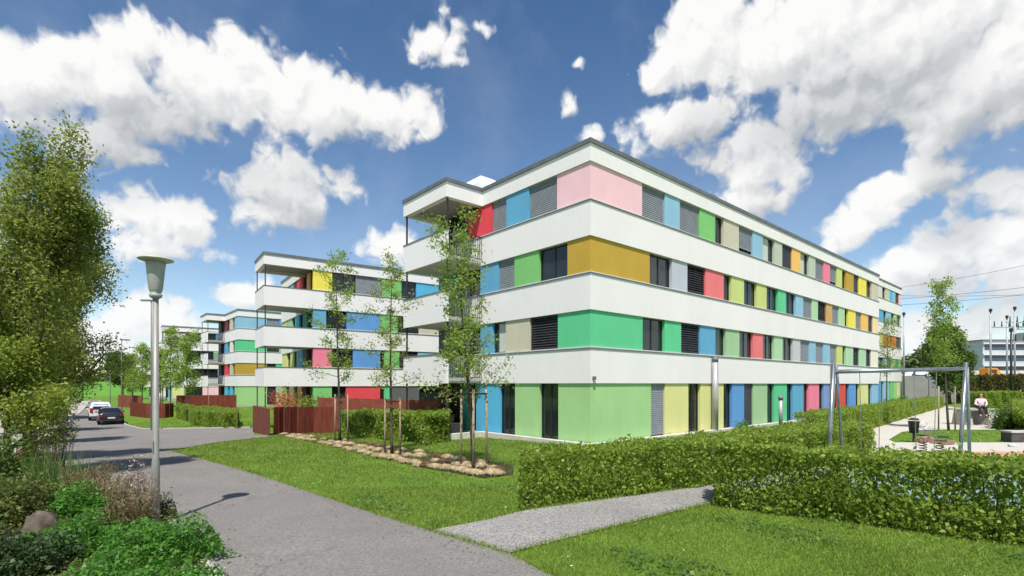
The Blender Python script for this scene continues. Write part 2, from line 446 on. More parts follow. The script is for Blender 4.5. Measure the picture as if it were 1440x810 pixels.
# ------------------------------------------------------------------ facade elements
class Facade:                        # axis 'x': plane y=off looking to -y ; axis 'y': plane x=off looking to -x
    def __init__(s, axis, off, root): s.a = axis; s.o = off; s.root = root
    def box(s, mb, u0, u1, d0, d1, z0, z1):
        if s.a == 'x': mb.box(u0, u1, s.o+d0, s.o+d1, z0, z1)
        else: mb.box(s.o+d0, s.o+d1, u0, u1, z0, z1)
    def pt(s, u, d, z): return (u, s.o+d, z) if s.a == 'x' else (s.o+d, u, z)
    def panel(s, u0, u1, z0, z1, key):
        mb = MB(); s.box(mb, u0, u1, .06, .31, z0+.002, z1-.002)
        o = mb.build('panel', panelmat(key), s.root); o['label'] = CNAME.get(key, key)+' facade panel'
    def window(s, u0, u1, z0, z1, kind, door=False):
        u0, u1 = min(u0, u1)+.002, max(u0, u1)-.002; z0 += .004; z1 -= .004
        mb = MB(); w = .055; a, b = .2, .265
        s.box(mb, u0, u0+w, a, b, z0, z1); s.box(mb, u1-w, u1, a, b, z0, z1)
        s.box(mb, u0+w, u1-w, a, b, z0, z0+w+.02); s.box(mb, u0+w, u1-w, a, b, z1-w, z1)
        n = 2 if (u1-u0) > 1.1 else 1
        if n == 2: m = (u0+u1)/2; s.box(mb, m-.035, m+.035, a+.003, b-.003, z0+w, z1-w)
        win = mb.build('window', M_frame, s.root)
        p = MB(); s.box(p, u0+w, u1-w, .235, .245, z0+w+.02, z1-w); p.build('pane', M_glass, win)
        if kind == 'G':
            c = MB(); s.box(c, u0+w+.02, u0+(u1-u0)*.62, .19, .198, z0+w+.03, z1-w-.01); c.build('reflection_sheet', M_reflection, win)  # pale sheet before the pane, standing in for its bright reflection
        if kind in 'BHSK':
            zb = {'B': z0+.05, 'K': z0+.05, 'S': z0+.28, 'H': z0+.06}[kind]
            c = MB(); st = .085 if kind != 'H' else .11; z = z1-.06
            s.box(c, u0+.03, u1-.03, .09, .16, z1-.07, z1-.01)
            while z-st > zb:
                n0 = len(c.v); z -= st; up = .078 if kind != 'H' else .07
                do, di = (.118, .136) if kind != 'H' else (.10, .16)
                c.v += [s.pt(u0+.03, do, z), s.pt(u1-.03, do, z), s.pt(u1-.03, di, z+up), s.pt(u0+.03, di, z+up)]
                c.f.append((n0, n0+1, n0+2, n0+3))
            s.box(c, u0+.03, u1-.03, .11, .15, z-.045, z-.01)
            c.build('blind', M_blindd if kind in 'HK' else M_blind, win)
    def strip(s, conv, start, items, z0, z1):
        u = conv(start) if conv else start
        for end, k in items:
            v = conv(end) if conv else end
            if k in ('B', 'D', 'H', 'G', 'S', 'K'): s.window(u, v, z0, z1, k)
            elif k != '-': s.panel(min(u, v), max(u, v), z0, z1, k)
            u = v
LV = [(0.0, 2.39), (3.76, 5.29), (6.71, 8.19), (9.57, 11.11)]     # window strips, ground to top
ROOF = 11.98
def rand_items(u0, u1, first=None):
    out = []; u = u0; k = first is None
    keys = ['green', 'blue', 'yellow', 'coral', 'beige', 'lblue', 'mint', 'pyel', 'hot', 'orange', 'sage', 'lgrey', 'yg', 'blue2']
    while u < u1-.2:
        wdt = random.choice((1.1, 1.35, 1.6)) if not k else random.choice((.9, 1.1, 1.5))
        v = min(u1, u+wdt)
        if u1-v < .5: v = u1
        out.append((v, random.choice('BDDHGB') if k else (first or random.choice(keys)))); first = None
        k = not k; u = v
    return out
def shell(root, poly, levels, roof, core_poly, z_bot=-2.2):
    """core, white bands, metal cappings, sills and roof of one block"""
    mb = MB(); mb.prism(offset_poly(core_poly, -.32), z_bot, roof-.5); mb.build('wall', M_core, root)
    for i in range(len(levels)-1):
        z0, z1 = levels[i][1], levels[i+1][0]
        b = ring(MB(), core_poly, 0, .3, z0, z1).build('parapet_band', M_white, root)
        ring(MB(), core_poly, .035, .05, z1+.001, z1+.037).build('capping', M_cap, b)
        ring(MB(), core_poly, -.012, .053, z1+.04, z1+.085).build('sill', M_sill, b)
    rb = ring(MB(), poly, 0, .3, levels[-1][1], roof-.17); r = rb.build('roof_band', M_white, root)
    ring(MB(), poly, .055, .25, roof-.169, roof).build('capping', M_cap, r)
    mb = MB(); mb.prism(offset_poly(poly, -.301), roof-.62, roof-.25); mb.build('roof', M_conc, root)
    if z_bot < -1:
        ring(MB(), core_poly, -.02, .3, z_bot, levels[0][0]).build('plinth', M_conc, root)
def corner_panel(root, ux, uy, z0, z1, key):
    mb = MB(); mb.prism([(.06, .06), (ux, .06), (ux, .31), (.31, .31), (.31, uy), (.06, uy)], z0+.002, z1-.002)
    o = mb.build('panel', panelmat(key), root); o['label'] = CNAME.get(key, key)+' corner panel'
def railing(name, root, p, q, z0, z1, m=None):
    mb = MB(); p, q = Vector(p), Vector(q); L = (q-p).length; n = max(2, int(L/.11))
    for i in range(n+1):
        c = p+(q-p)*(i/n); mb.box(c.x-.009, c.x+.009, c.y-.009, c.y+.009, z0, z1-.02)
    d = (q-p).normalized(); nn = Vector((-d.y, d.x))*.02
    for za, zb in ((z1-.02, z1+.02), (z0-.02, z0+.02)):
        mb.prism([tuple(p+nn), tuple(q+nn), tuple(q-nn), tuple(p-nn)], za, zb)
    return mb.build(name, m or M_frame, root)
def balcony(root, x0, x1, y0, y1, side, levels, roof, post_pts, parapet_edges, rail_edges):
    """projecting balcony stack x0..x1 (outer..wall), parapets on given edges"""
    for i in range(len(levels)-1):
        z0, z1 = levels[i][1], levels[i+1][0]
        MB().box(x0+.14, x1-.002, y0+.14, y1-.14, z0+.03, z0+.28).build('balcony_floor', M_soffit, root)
        for e in parapet_edges:
            mb = MB(); mb.box(*e, z0, z1); o = mb.build('balcony_parapet', M_white, root)
            c = MB(); c.box(e[0]-.03, e[1]+.03, e[2]-.03, e[3]+.03, z1+.001, z1+.037); c.build('capping', M_cap, o)
        for (p, q) in rail_edges:
            railing('balcony_railing', root, p, q, z0+.3, z1)
    for (x, y) in post_pts:
        for i in range(len(levels)):
            z0 = levels[i][0]+.04 if i else -1.2
            if i == 0: z0 = -1.0
            MB().box(x-.035, x+.035, y-.035, y+.035, z0, levels[i][1]-.002 if i < len(levels)-1 else levels[i][1]+.05).build('balcony_post', M_post, root)

RZ1 = math.atan2(.654, .756)
def type1(loc, label, L, right, left, corner, group):
    root = empty('apartment_building', loc, RZ1, label, 'building', group)
    Wd = 10.95
    core = [(0, 0), (L, 0), (L, Wd), (0, Wd)]
    poly = [(0, 0), (L, 0), (L, Wd), (-2.1, Wd), (-2.1, 6.92), (0, 6.92)]
    shell(root, poly, LV, ROOF, core)
    fr, fl = Facade('x', 0, root), Facade('y', 0, root)
    for i, (z0, z1) in enumerate(LV):
        zz = z0+.045 if i else z0
        cu, cv, key = corner[i]
        corner_panel(root, cu, cv, zz, z1, key)
        fr.strip(None, cu, right[i], zz, z1); fl.strip(None, cv, left[i], zz, z1)
    balcony(root, -2.1, 0, 6.92, Wd, None, LV, ROOF, [(-1.95, 7.05), (-1.95, Wd-.1)],
            [(-2.1, -1.97, 6.92, Wd)], [((-1.95, 6.96), (-.02, 6.96)), ((-1.95, Wd-.05), (-.02, Wd-.05))])
    return root
RZ2 = math.atan2(.577, .817)
def type2(loc, label, L, right, left, corner, group):
    root = empty('apartment_building', loc, RZ2, label, 'building', group)
    Wd, bx, by = 11.0, 3.33, 3.6
    core = [(bx, 0), (L, 0), (L, Wd), (bx, Wd)]
    poly = [(0, 0), (L, 0), (L, Wd), (bx, Wd), (bx, by), (0, by)]
    shell(root, poly, LV, ROOF, core)
    fr, fl = Facade('x', 0, root), Facade('y', bx, root)
    for i, (z0, z1) in enumerate(LV):
        zz = z0+.045 if i else z0
        fr.strip(None, bx+.07, right[i], zz, z1); fl.strip(None, .32, left[i], zz, z1)
    balcony(root, 0, bx, 0, by, None, LV, ROOF, [(.12, .15), (.12, by-.15)],
            [(0, .13, 0, by), (.132, bx-.002, 0, .13)], [((.14, by-.06), (bx-.02, by-.06))])
    return root

# main building: breaks read along its facades
def sx(px):
    k = px-720; return (20.2*k-2224.6)/(549.6-.654*k)
def ty(px):
    k = px-720; return (2224.6-20.2*k)/(476.2+.756*k)
R4 = [(936.5,'B'),(957.5,'lblue'),(985.4,'B'),(1007.3,'green2'),(1019,'D'),(1040.5,'beige'),(1060,'S'),(1074,'lblue'),(1090.4,'G'),(1101.4,'ggrey'),(1115.3,'K'),(1127,'orange'),
      (1139,'G'),(1148,'ggrey'),(1159.5,'B'),(1168.4,'hot'),(1178,'S'),(1185.4,'yg'),(1190.9,'D'),(1201.6,'mustard'),(1209,'K'),(1219.6,'yellow'),(1226.8,'D'),(1236,'beige')]
R3 = [(946.4,'D'),(968.2,'lav'),(993.9,'H'),(1019.2,'coral'),(1030,'D'),(1047.8,'yg'),(1065.6,'D'),(1079.5,'yg'),(1095.4,'D'),(1106.6,'mint'),(1120.4,'D'),(1130.8,'lblue'),(1143.4,'B'),
      (1151.5,'pgreen'),(1163.3,'H'),(1171.5,'tan'),(1180.9,'B'),(1189,'pgreen'),(1194,'D'),(1204.4,'yellow'),(1212.5,'B'),(1222,'orange'),(1228.5,'K'),(1236,'peach')]
R2 = [(936.5,'D'),(959.5,'mint'),(986,'H'),(1007.5,'blue'),(1022,'D'),(1041.3,'sage'),(1060.5,'D'),(1074.3,'coral'),(1089.8,'D'),(1101.9,'pgreen'),(1116.3,'D'),(1126.8,'lgrey'),(1139.4,'B'),
      (1148.4,'lblue'),(1159,'B'),(1168.5,'lblue'),(1178,'B'),(1186,'yg'),(1190.5,'D'),(1201,'pgreen'),(1209.5,'H'),(1219,'pgreen'),(1226,'H'),(1236,'cream')]
R1 = [(936.7,'B'),(969.6,'pyel'),(986.6,'D'),(1019,'pyel'),(1031,'D'),(1047.9,'blue2'),(1060.5,'K'),(1080.4,'sage'),(1090,'D'),(1107.8,'mint'),(1116.2,'D'),(1131.2,'blue'),(1138.6,'D'),
      (1153,'hot'),(1159.5,'D'),(1173,'bluev'),(1180,'D'),(1190.5,'dred'),(1195,'D'),(1204.5,'blue2'),(1209.5,'D'),(1222,'pyel'),(1227,'D'),(1236,'lblue')]
L4 = [(742.4,'B'),(710.6,'blue'),(690,'B'),(657,'red'),(627,'D'),(615.5,'dgrey')]
L3 = [(756,'D'),(722,'green2'),(699.5,'B'),(674,'blue'),(640,'D'),(615.5,'teal')]
L2 = [(743.5,'H'),(709.8,'beige'),(691,'G'),(674,'blue'),(640,'D'),(615.5,'dgrey')]
L1 = [(757,'D'),(722.7,'green'),(701,'D'),(668,'sky'),(655,'D'),(648,'teal'),(628,'D'),(615.5,'crimson')]
cr = [(917.2, 783.6, 'green'), (905.3, 783, 'mint'), (915.2, 796.5, 'mustard'), (904.5, 781.9, 'pink')]
cv = lambda f, it: [(f(a), k) for a, k in it]
B1 = type1((3.06, 20.2, 0), 'large white four-storey apartment block with long striped facade, pale pink, mustard and mint corner panels', 38.65,
           [cv(sx, r) for r in (R1, R2, R3, R4)], [cv(ty, l) for l in (L1, L2, L3, L4)],
           [(sx(a), ty(b), k) for a, b, k in cr], 'white apartment blocks with coloured window strips')
# pipes and small fittings on the main facade
for pa, pb in ((998.5, 1010.5), (1165.5, 1173.5)):
    u = (sx(pa)+sx(pb))/2-.25; r = .155 if pa < 1100 else .14
    o = MB().tube([(u, -r-.02, .0), (u, -r-.02, 3.46)], r, 20).build('drainpipe', M_zinc, B1, True)
    MB().tube([(u, -r-.02, 3.462), (u, -r-.02, 3.73)], r*.97, 20).build('pipe_cap', M_cap, o, True)
MB().box(.12, .24, -.1, -.002, 2.52, 2.66).build('wall_lamp', M_cap, B1)
o = MB(); o.loft([[(x*sc+1.6, y*sc+9.0, z) for x, y in ((-.8,-.8),(.8,-.8),(.8,.8),(-.8,.8))] for sc, z in ((1, 11.7), (1, 12.9), (.85, 13.25), (.5, 13.45))])
o.build('skylight', mat('white_acrylic', (235, 238, 240), rough=.3), B1, False)
# glazed back wall things under the balcony: planter and low bench
MB().box(-2.0, -.9, 7.3, 7.75, -.45, .45).build('planter', M_core, B1)
# paving strip round the main building
mb = MB(); ring(mb, [(0, 0), (38.65, 0), (38.65, 10.95), (-2.1, 10.95), (-2.1, 6.92), (0, 6.92)], .32, -.003, -1.0, .045)
o = mb.build('paving_strip', mat('pale_concrete_edge', (206, 202, 192), (190, 186, 176), 2, .9)); o.location = (3.06, 20.2, 0); o.rotation_euler = (0, 0, RZ1); tag(o, kind='structure')

K2 = (-17.62, 36.7)
def sx2(px):
    k = px-720; return (K2[1]*k-727*K2[0])/(727*.817-.577*k)
q4 = [(467.5,'yellow'),(500,'D'),(537,'B'),(565,'green2'),(586,'D'),(618,'sky')]
q3 = [(459,'blue'),(488,'D'),(535,'blue2'),(560,'green2'),(590,'D'),(618,'beige')]
q2 = [(467,'hot'),(497,'D'),(535,'blue2'),(541,'D'),(562,'green2'),(588,'H'),(618,'lblue')]
q1 = [(467,'green2'),(487,'D'),(535,'red'),(541,'D'),(548,'mint'),(590,'dgrey'),(618,'D')]
def fill(items, end):
    it = cv(sx2, items); return it+rand_items(it[-1][0], end)
lf = [[(2.2,'D'),(3.6,'crimson'),(5,'orange'),(6.4,'D'),(8,'peach'),(9.4,'D'),(10.95,'green2')],
      [(2,'D'),(3.3,'dgrey'),(5,'blue'),(6.4,'G'),(7.6,'yg'),(9,'D'),(10.95,'pyel')],
      [(2.0,'D'),(3.2,'teal'),(4.4,'D'),(5.8,'sky'),(7,'D'),(9,'sage'),(10.95,'yg')],
      [(1.2,'D'),(1.9,'orange'),(3.3,'D'),(5.2,'red'),(6.4,'crimson'),(7.8,'lblue'),(9.2,'D'),(10.95,'lav')]]
L2N = 21
B2 = type2((K2[0], K2[1], -.2), 'second white block with open corner balconies and a yellow top-floor panel, behind the rusty fence', L2N,
           [fill(q, L2N) for q in (q1, q2, q3, q4)], lf, None, 'white apartment blocks with coloured window strips')
def b_type1(off, label, zo, cc):
    L = 24
    rr = [rand_items(3.4, L, 'D' if 0 else None) for _ in range(4)]
    ll = [[(3.0,'D'),(4.4,a),(5.6,'G'),(7.4,b),(9.4,'D'),(10.95,c)] for a, b, c in (('sky','sky','crimson'),('beige','red','dgrey'),('cream','blue','dgrey'),('beige','crimson','dgrey'))]
    return type1((3.06+off[0], 20.2+off[1], zo), label, L, rr, ll, [(3.4, 1.9, k) for k in cc], 'white apartment blocks with coloured window strips')
def b_type2(off, label, zo, cols):
    L = 21; rr = []
    for c in cols:
        u = 3.4; it = []
        for w, k in c: u += w; it.append((u, k))
        rr.append(it+rand_items(u, L))
    return type2((K2[0]+off[0], K2[1]+off[1], zo), label, L, rr, [list(reversed([(a, b) for a, b in l][::-1])) for l in lf], None, 'white apartment blocks with coloured window strips')
b_type1((-37, 43.8), 'third white block with light blue, mint and mustard corner panels, lawn in front', -.3, ['green', 'mustard', 'mint', 'lblue'])
b_type2((-37, 44), 'fourth white block with violet, pale pink and magenta panels, low rusty fence in front', -.45,
        [[(2,'D'),(3,'pink'),(2,'beige'),(4.5,'hotp')],[(2.2,'D'),(2,'D'),(3,'bluev'),(3,'D')],[(2,'D'),(1.6,'D'),(2,'sage'),(2.4,'K')],[(2.5,'D'),(1.4,'D'),(3,'blue'),(1.6,'B')]])
b_type1((-74, 88), 'fifth white block, mostly hidden by the fourth block in front of it', -.6, ['pyel', 'green', 'lblue', 'yg'])
b_type2((-74, 88), 'farthest white block at the end of the row, behind young street trees', -.7,
        [[(2,'D'),(3,'cream')],[(2,'D'),(3,'yg')],[(2.2,'D'),(2,'lblue')],[(2,'D'),(3,'beige')]])

# five-storey block beyond the main one
def far_block():
    root = empty('apartment_building', (44.0, 62.0, 0), RZ1, 'white five-storey block with orange third-floor panels beyond the right end of the main block', 'building', 'white apartment blocks with coloured window strips')
    lv = [(0, 2.7), (4.1, 5.6), (7.0, 8.5), (9.9, 11.4), (12.75, 14.25)]
    core = [(-4, 0), (10.4, 0), (10.4, 11), (-4, 11)]
    shell(root, core, lv, 15.1, core)
    f = Facade('x', 0, root)
    def s3(px):
        k = px-720; return (62.0*k-727*44.0)/(727*.756-.654*k)
    rows = [[(1240,'blue2'),(1243,'D'),(1251,'lblue'),(1252.5,'D'),(1258,'green2'),(1262,'green'),(1266,'pyel'),(1267.6,'D')],
            [(1243,'D'),(1250,'lblue'),(1254,'D'),(1259,'sage'),(1264,'teal'),(1267.6,'green2')],
            [(1242,'pyel'),(1252.5,'orange2'),(1255,'D'),(1261,'orange2'),(1265,'K'),(1267.6,'dgrey')],
            [(1243,'blue'),(1247,'D'),(1254,'lblue'),(1258,'D'),(1262,'pgreen'),(1267,'D'),(1267.6,'white')],
            [(1241.5,'white'),(1246,'D'),(1252,'beige'),(1256,'sky'),(1260,'lblue'),(1265,'K'),(1267.6,'pink')]]
    for i, (z0, z1) in enumerate(lv):
        f.strip(None, -3.9, [(s3(a), k) for a, k in rows[i]], z0+(.045 if i else 0), z1)
far_block()

# ------------------------------------------------------------------ ground materials
def ground_mat(name, cols, s1, s2, bump, bs, rough=.95, cracks=False, lines=None):
    m, nt, b = base_mat(name)
    p = pos(nt)
    a = nt.noise(p, s1, 6, .6); c = nt.noise(p, s2, 5, .7)
    col = nt.mix(nt.mrange(a, .3, .7), c4(s2l(cols[0])), c4(s2l(cols[1])))
    col = nt.mix(nt.mrange(c, .38, .66), col, c4(s2l(cols[2])))
    if cracks:
        v = nt.node('ShaderNodeTexVoronoi', feature='DISTANCE_TO_EDGE'); v.inputs['Scale'].default_value = .32
        nz = nt.node('ShaderNodeTexNoise'); nz.inputs['Scale'].default_value = 1.3; nz.inputs['Detail'].default_value = 6; nt.l.new(p, nz.inputs['Vector'])
        nt.put(v.inputs['Vector'], nt.vmath('ADD', p, nt.vmath('SCALE', nz.outputs['Color'])))
        v.inputs['Vector'].links[0].from_node.inputs[1].links[0].from_node.inputs['Scale'].default_value = .9
        ln = nt.mrange(v.outputs['Distance'], .004, .010, 1, 0)
        gate = nt.mrange(nt.noise(p, .35, 2), .5, .58)
        col = nt.mix(nt.math('MULTIPLY', nt.math('MULTIPLY', ln, gate), .16), col, (.03, .03, .03, 1))
        st = nt.mrange(nt.noise(p, .8, 7, .65), .60, .72, 0, .5)
        col = nt.mix(st, col, c4(tuple(v*.55 for v in s2l(cols[0]))))
    nt.put(b.inputs['Base Color'], col); b.inputs['Roughness'].default_value = rough
    b.inputs['Specular IOR Level'].default_value = .25
    nt.put(b.inputs['Normal'], nt.bump(nt.noise(p, bs, 4, .7), bump, .02))
    return m
M_grass = ground_mat('lawn', ((88, 120, 34), (116, 150, 46), (74, 100, 30)), .35, 14, .9, 60)
M_field = ground_mat('bright_field', ((88, 138, 48), (98, 150, 54), (80, 128, 44)), .05, 3, .4, 10)
M_asph = ground_mat('asphalt', ((124, 120, 116), (142, 138, 133), (104, 100, 97)),   .5, 28, .4, 120, cracks=True)
M_pave = ground_mat('pale_paving', ((168, 162, 154), (178, 172, 164), (154, 148, 140)), .5, 60, .3, 120)
M_gravel = ground_mat('light_gravel', ((160, 157, 153), (184, 181, 176), (96, 93, 90)), .8, 32, 1.0, 55)
M_soil = ground_mat('soil', ((74, 60, 42), (92, 78, 54), (52, 44, 30)), 1.5, 30, 1.0, 40)
M_plaza = ground_mat('pale_path', ((190, 184, 174), (200, 195, 186), (172, 166, 156)), .4, 40, .3, 60)
M_terra = ground_mat('terracotta_rubber', ((192, 142, 122), (202, 152, 132), (176, 128, 110)), 1, 60, .3, 90)
M_aqua = ground_mat('aqua_rubber', ((120, 150, 146), (134, 164, 158), (108, 138, 136)), 1, 60, .3, 90)

# ------------------------------------------------------------------ ground sheet
def axis(a, b, fine0, fine1, step):
    xs = list(np.arange(fine0, fine1+.01, step)); s = step; x = fine0
    while x > a: s *= 1.35; x -= s; xs.insert(0, max(x, a))
    s = step; x = fine1
    while x < b: s *= 1.35; x += s; xs.append(min(x, b))
    return xs
def ground():
    xs = axis(-1500, 1500, -60, 50, 1.0); ys = axis(-60, 2200, -4, 90, 1.0)
    V = []; 
    for y in ys:
        for x in xs: V.append((x, y, gz(x, y)))
    n = len(xs); F = [(j*n+i, j*n+i+1, (j+1)*n+i+1, (j+1)*n+i) for j in range(len(ys)-1) for i in range(n-1)]
    tag(link_mesh('ground', V, F, M_grass, smooth=True), kind='structure')
ground()
ROAD = [(2.0,-6.0),(2.0,0.0),(-1.0,3.3),(300,810),(262,760),(240,735),(215,716),(150,692),(60,668),(-30,655),(20,640),(62,622),(90,601),(118,575),(127,563),
        (139,563),(158,580),(177,598),(200,604),(356,602),(357,612),(394,613),(310,622),(238,634),(290,648),(360,668),(440,695),(520,722),(600,747),(715,781),(770,810),(3.5,3.1),(6.0,.5),(6.0,-6.0)]
drape('street', ROAD, .03, M_asph)
GRAV = [(601,748),(690,731),(735,719),(860,702),(1000,683),(1110,660),(1200,638),(1225,640),(1190,668),(1060,692),(985,712),(850,745),(716,779)]
drape('gravel_path', GRAV, .022, M_gravel, .6)
PLAZA = [(1331,571),(1224,604),(1192,662),(1700,680),(1700,625),(1417,623),(1258,623),(1250,619),(1268,608),(1300,605),(1400,605),(1404,581),(1345,573.5)]
drape('plaza_path', PLAZA, .025, M_plaza)
drape('playground_surface', [(1290,637),(1700,636),(1700,648),(1300,643.5)], .04, M_terra)
drape('playground_paving', [(1190,652),(1700,656),(1700,745),(1300,706),(1180,684)], .045, M_aqua)
drape('pavement', [(-30,656),(20,641),(62,623),(90,602),(118,576),(126,564),(110,564),(60,572),(-60,578),(-120,600),(-120,655)], .035, M_pave)
BED = [(-1.2,3.3),(300,811),(262,761),(240,736),(215,717),(150,693),(60,669),(-60,652),(-200,700),(-9.0,3.0)]
drape('soil', BED, .05, M_soil, .7)
TUFT_BED = [(388,611),(420,611),(480,618),(560,628),(640,640),(722,655),(722,668),(680,673),(600,659),(520,641),(450,625)]
drape('planting_strip', TUFT_BED, .02, ground_mat('bed_soil', ((56, 48, 32), (70, 62, 40), (44, 42, 26)), 1.5, 30, 1.0, 40), .6)
# kerbs: real steps between the street and the lawns / pavement
def kerb(pts, w=.13, h=.1, m=None, n='kerb'):
    P = [Vector(W(p)) for p in pts]; Q = []
    for a, b in zip(P, P[1:]):
        k = max(1, int((b-a).length/1.5))
        Q += [a+(b-a)*(i/k) for i in range(k)]
    Q.append(P[-1]); secs = []
    for i, c in enumerate(Q):
        d = (Q[min(i+1, len(Q)-1)]-Q[max(i-1, 0)]).normalized(); s = Vector((-d.y, d.x))*w/2; z = gz(c.x, c.y)
        secs.append([(c.x-s.x, c.y-s.y, z-.05), (c.x+s.x, c.y+s.y, z-.05), (c.x+s.x, c.y+s.y, z+h), (c.x-s.x, c.y-s.y, z+h)])
    tag(MB().loft(secs).build(n, m or M_conc), kind='structure')
kerb([(139,563),(158,580),(177,598),(200,604),(352,602)])
kerb([(127,563),(118,575),(90,601),(62,622),(20,640)])
kerb([(1.85,0.0),(-1.1,3.3),(299,811),(261,760),(239,736),(214,717)], .1, .07, n='bed_edging')
# gravel margin beside the flower bed
P = []
for i in range(2600):
    t = RNG.random()*3; i0 = int(t); q = [W(p) for p in ((-1.1,3.3),(299,811),(261,760),(239,736))]
    a, b = q[i0], q[i0+1]; f = t-i0
    x = a[0]+(b[0]-a[0])*f-abs(RNG.normal()*.16)+.05; y = a[1]+(b[1]-a[1])*f-RNG.normal()*.1
    P.append((x, y, gz(x, y)+.06))
tag(leaves('gravel', P, .035, mat('pebbles', (176, 170, 162), (130, 124, 118), 30, .9), aspect=1.0), 'loose pale pebbles along the edge of the flower bed', 'gravel', kind='stuff')
# road marking by the parked cars
drape('road_marking', [(140.5,586),(142,586),(149.5,598.5),(146.5,598.5)], .036, mat('white_paint', (225, 225, 222), rough=.7))

# distant hill, embankment
V = []; F = []; n = 40
for j in range(n+1):
    for i in range(n+1):
        x = -150+(i/n-.5)*160; y = 200+(j/n-.5)*130
        r = math.hypot((x+150)/80, (y-200)/65); V.append((x, y, -1.6+5.0*max(0, math.cos(min(1, r)*math.pi)*.5+.5)))
F = [(j*(n+1)+i, j*(n+1)+i+1, (j+1)*(n+1)+i+1, (j+1)*(n+1)+i) for j in range(n) for i in range(n)]
tag(link_mesh('hill', V, F, M_field, smooth=True), kind='structure')
tag(MB().box(50, 210, 82, 135, -.5, 2.7).build('railway_embankment', M_pave), kind='structure')

# ------------------------------------------------------------------ grass blades
L_grass = leafmat('grass_blades', (.08, .125, .016), (.175, .26, .032), (.34, .42, .085), .4, .55, .55)
polys = [[W(p) for p in q] for q in (ROAD, GRAV, PLAZA, BED)]
b1w = []
for x, y in offset_poly([(0, 0), (38.65, 0), (38.65, 10.95), (-2.1, 10.95), (-2.1, 6.92), (0, 6.92)], .3):
    c, s = math.cos(RZ1), math.sin(RZ1); b1w.append((3.06+x*c-y*s, 20.2+x*s+y*c))
def scatter(x0, x1, y0, y1, n, power):
    out = []
    P = np.stack([RNG.uniform(x0, x1, n), RNG.uniform(y0, y1, n)], 1)
    r = np.hypot(P[:, 0], P[:, 1]); keep = RNG.random(n) < np.minimum(1, (6.0/r)**power)
    P = P[keep]
    for q in polys+[b1w]: P = P[~inside(P, q)]
    return P
P = np.concatenate([scatter(-9, 13, 4, 12, 420000, .6), scatter(-16, 14, 12, 30, 520000, .9), scatter(-34, -10, 28, 60, 160000, .6), scatter(14, 45, 15, 45, 120000, .7)])
P = P[(P[:, 1] > 4.5) & (np.abs(P[:, 0]) < P[:, 1]*1.12)]
Z = np.array([gz(x, y) for x, y in P]); r = np.hypot(P[:, 0], P[:, 1])
clump = np.sin(P[:, 0]*2.1+np.sin(P[:, 1]*1.7)*2)*np.sin(P[:, 1]*2.6+P[:, 0]*.7)
tag(blades('grass', np.column_stack([P, Z]), (.052+.018*clump)*np.clip(r/14, 1, 1.4), np.clip(r*.0016, .011, .05), L_grass, .55), 'short mown green lawn grass', 'grass', kind='stuff')
# clover and broad-leaved weeds in patches
pw = np.sin(P[:, 0]*1.3+2)*np.sin(P[:, 1]*1.7)+.5*np.sin(P[:, 0]*3.7+P[:, 1]*2.9); mw = (pw > .55) & (RNG.random(len(P)) < .13) & (P[:, 1] < 22)
tag(leaves('clover', np.column_stack([P[mw], Z[mw]+.035+RNG.random(mw.sum())*.03]), .05, leafmat('clover_leaf', (.04, .09, .02), (.08, .16, .03), (.16, .26, .06), .3, 1), aspect=.9, up=1.5), 'clover and broad-leaved weeds in patches of the lawn', 'weeds', kind='stuff')
# daisies
m = RNG.random(len(P)) < np.where(P[:, 1] < 13, .0009, .0002)
D = np.column_stack([P[m], Z[m]+.06])
tag(leaves('daisies', D, .022, mat('white_petals', (235, 235, 225), rough=.7), aspect=1.0, up=2), 'tiny white daisies scattered through the lawn', 'flowers', kind='stuff')
# fallen leaves and bud scales on the asphalt
Fx = []
q = [W(p) for p in ROAD]
for a, b in zip(q[2:8], q[3:9]):
    k = int(math.dist(a, b)*22); t = RNG.random(k); Fx.append(np.stack([a[0]+(b[0]-a[0])*t, a[1]+(b[1]-a[1])*t], 1)+np.abs(RNG.normal(size=(k, 2)))*(.45, .2))
for a, b in zip(q[22:31], q[23:32]):
    k = int(math.dist(a, b)*14); t = RNG.random(k); Fx.append(np.stack([a[0]+(b[0]-a[0])*t, a[1]+(b[1]-a[1])*t], 1)-np.abs(RNG.normal(size=(k, 2)))*(.3, .25))
Fx.append(np.stack([RNG.uniform(-14, 4, 260), RNG.uniform(5, 20, 260)], 1)); Fx = np.concatenate(Fx); Fx = Fx[inside(Fx, q) & (Fx[:, 1] > 4)]
tag(leaves('fallen_leaves', np.column_stack([Fx, [gz(x, y)+.045 for x, y in Fx]]), .04, leafmat('litter', (.05, .035, .02), (.13, .09, .04), (.26, .20, .10), .1, 1), up=3), 'scattered dry leaves and crumbs on the asphalt', 'leaf litter', kind='stuff')
# longer grass along the edges of lawn
E = []
for poly, closed in ((ROAD[23:32], 0), (GRAV, 1)):
    q = [W(p) for p in poly]
    for a, b in zip(q, q[1:]+([q[0]] if closed else [])):
        L = math.dist(a, b); k = int(L*170)
        t = RNG.random(k); E.append(np.stack([a[0]+(b[0]-a[0])*t, a[1]+(b[1]-a[1])*t], 1)+RNG.normal(size=(k, 2))*.045)
E = np.concatenate(E); E = E[E[:, 1] > 5]
tag(blades('edge_grass', np.column_stack([E, [gz(x, y)+.01 for x, y in E]]), .09, .016, L_grass, .7), 'ragged longer grass along the path edges', 'grass', kind='stuff')

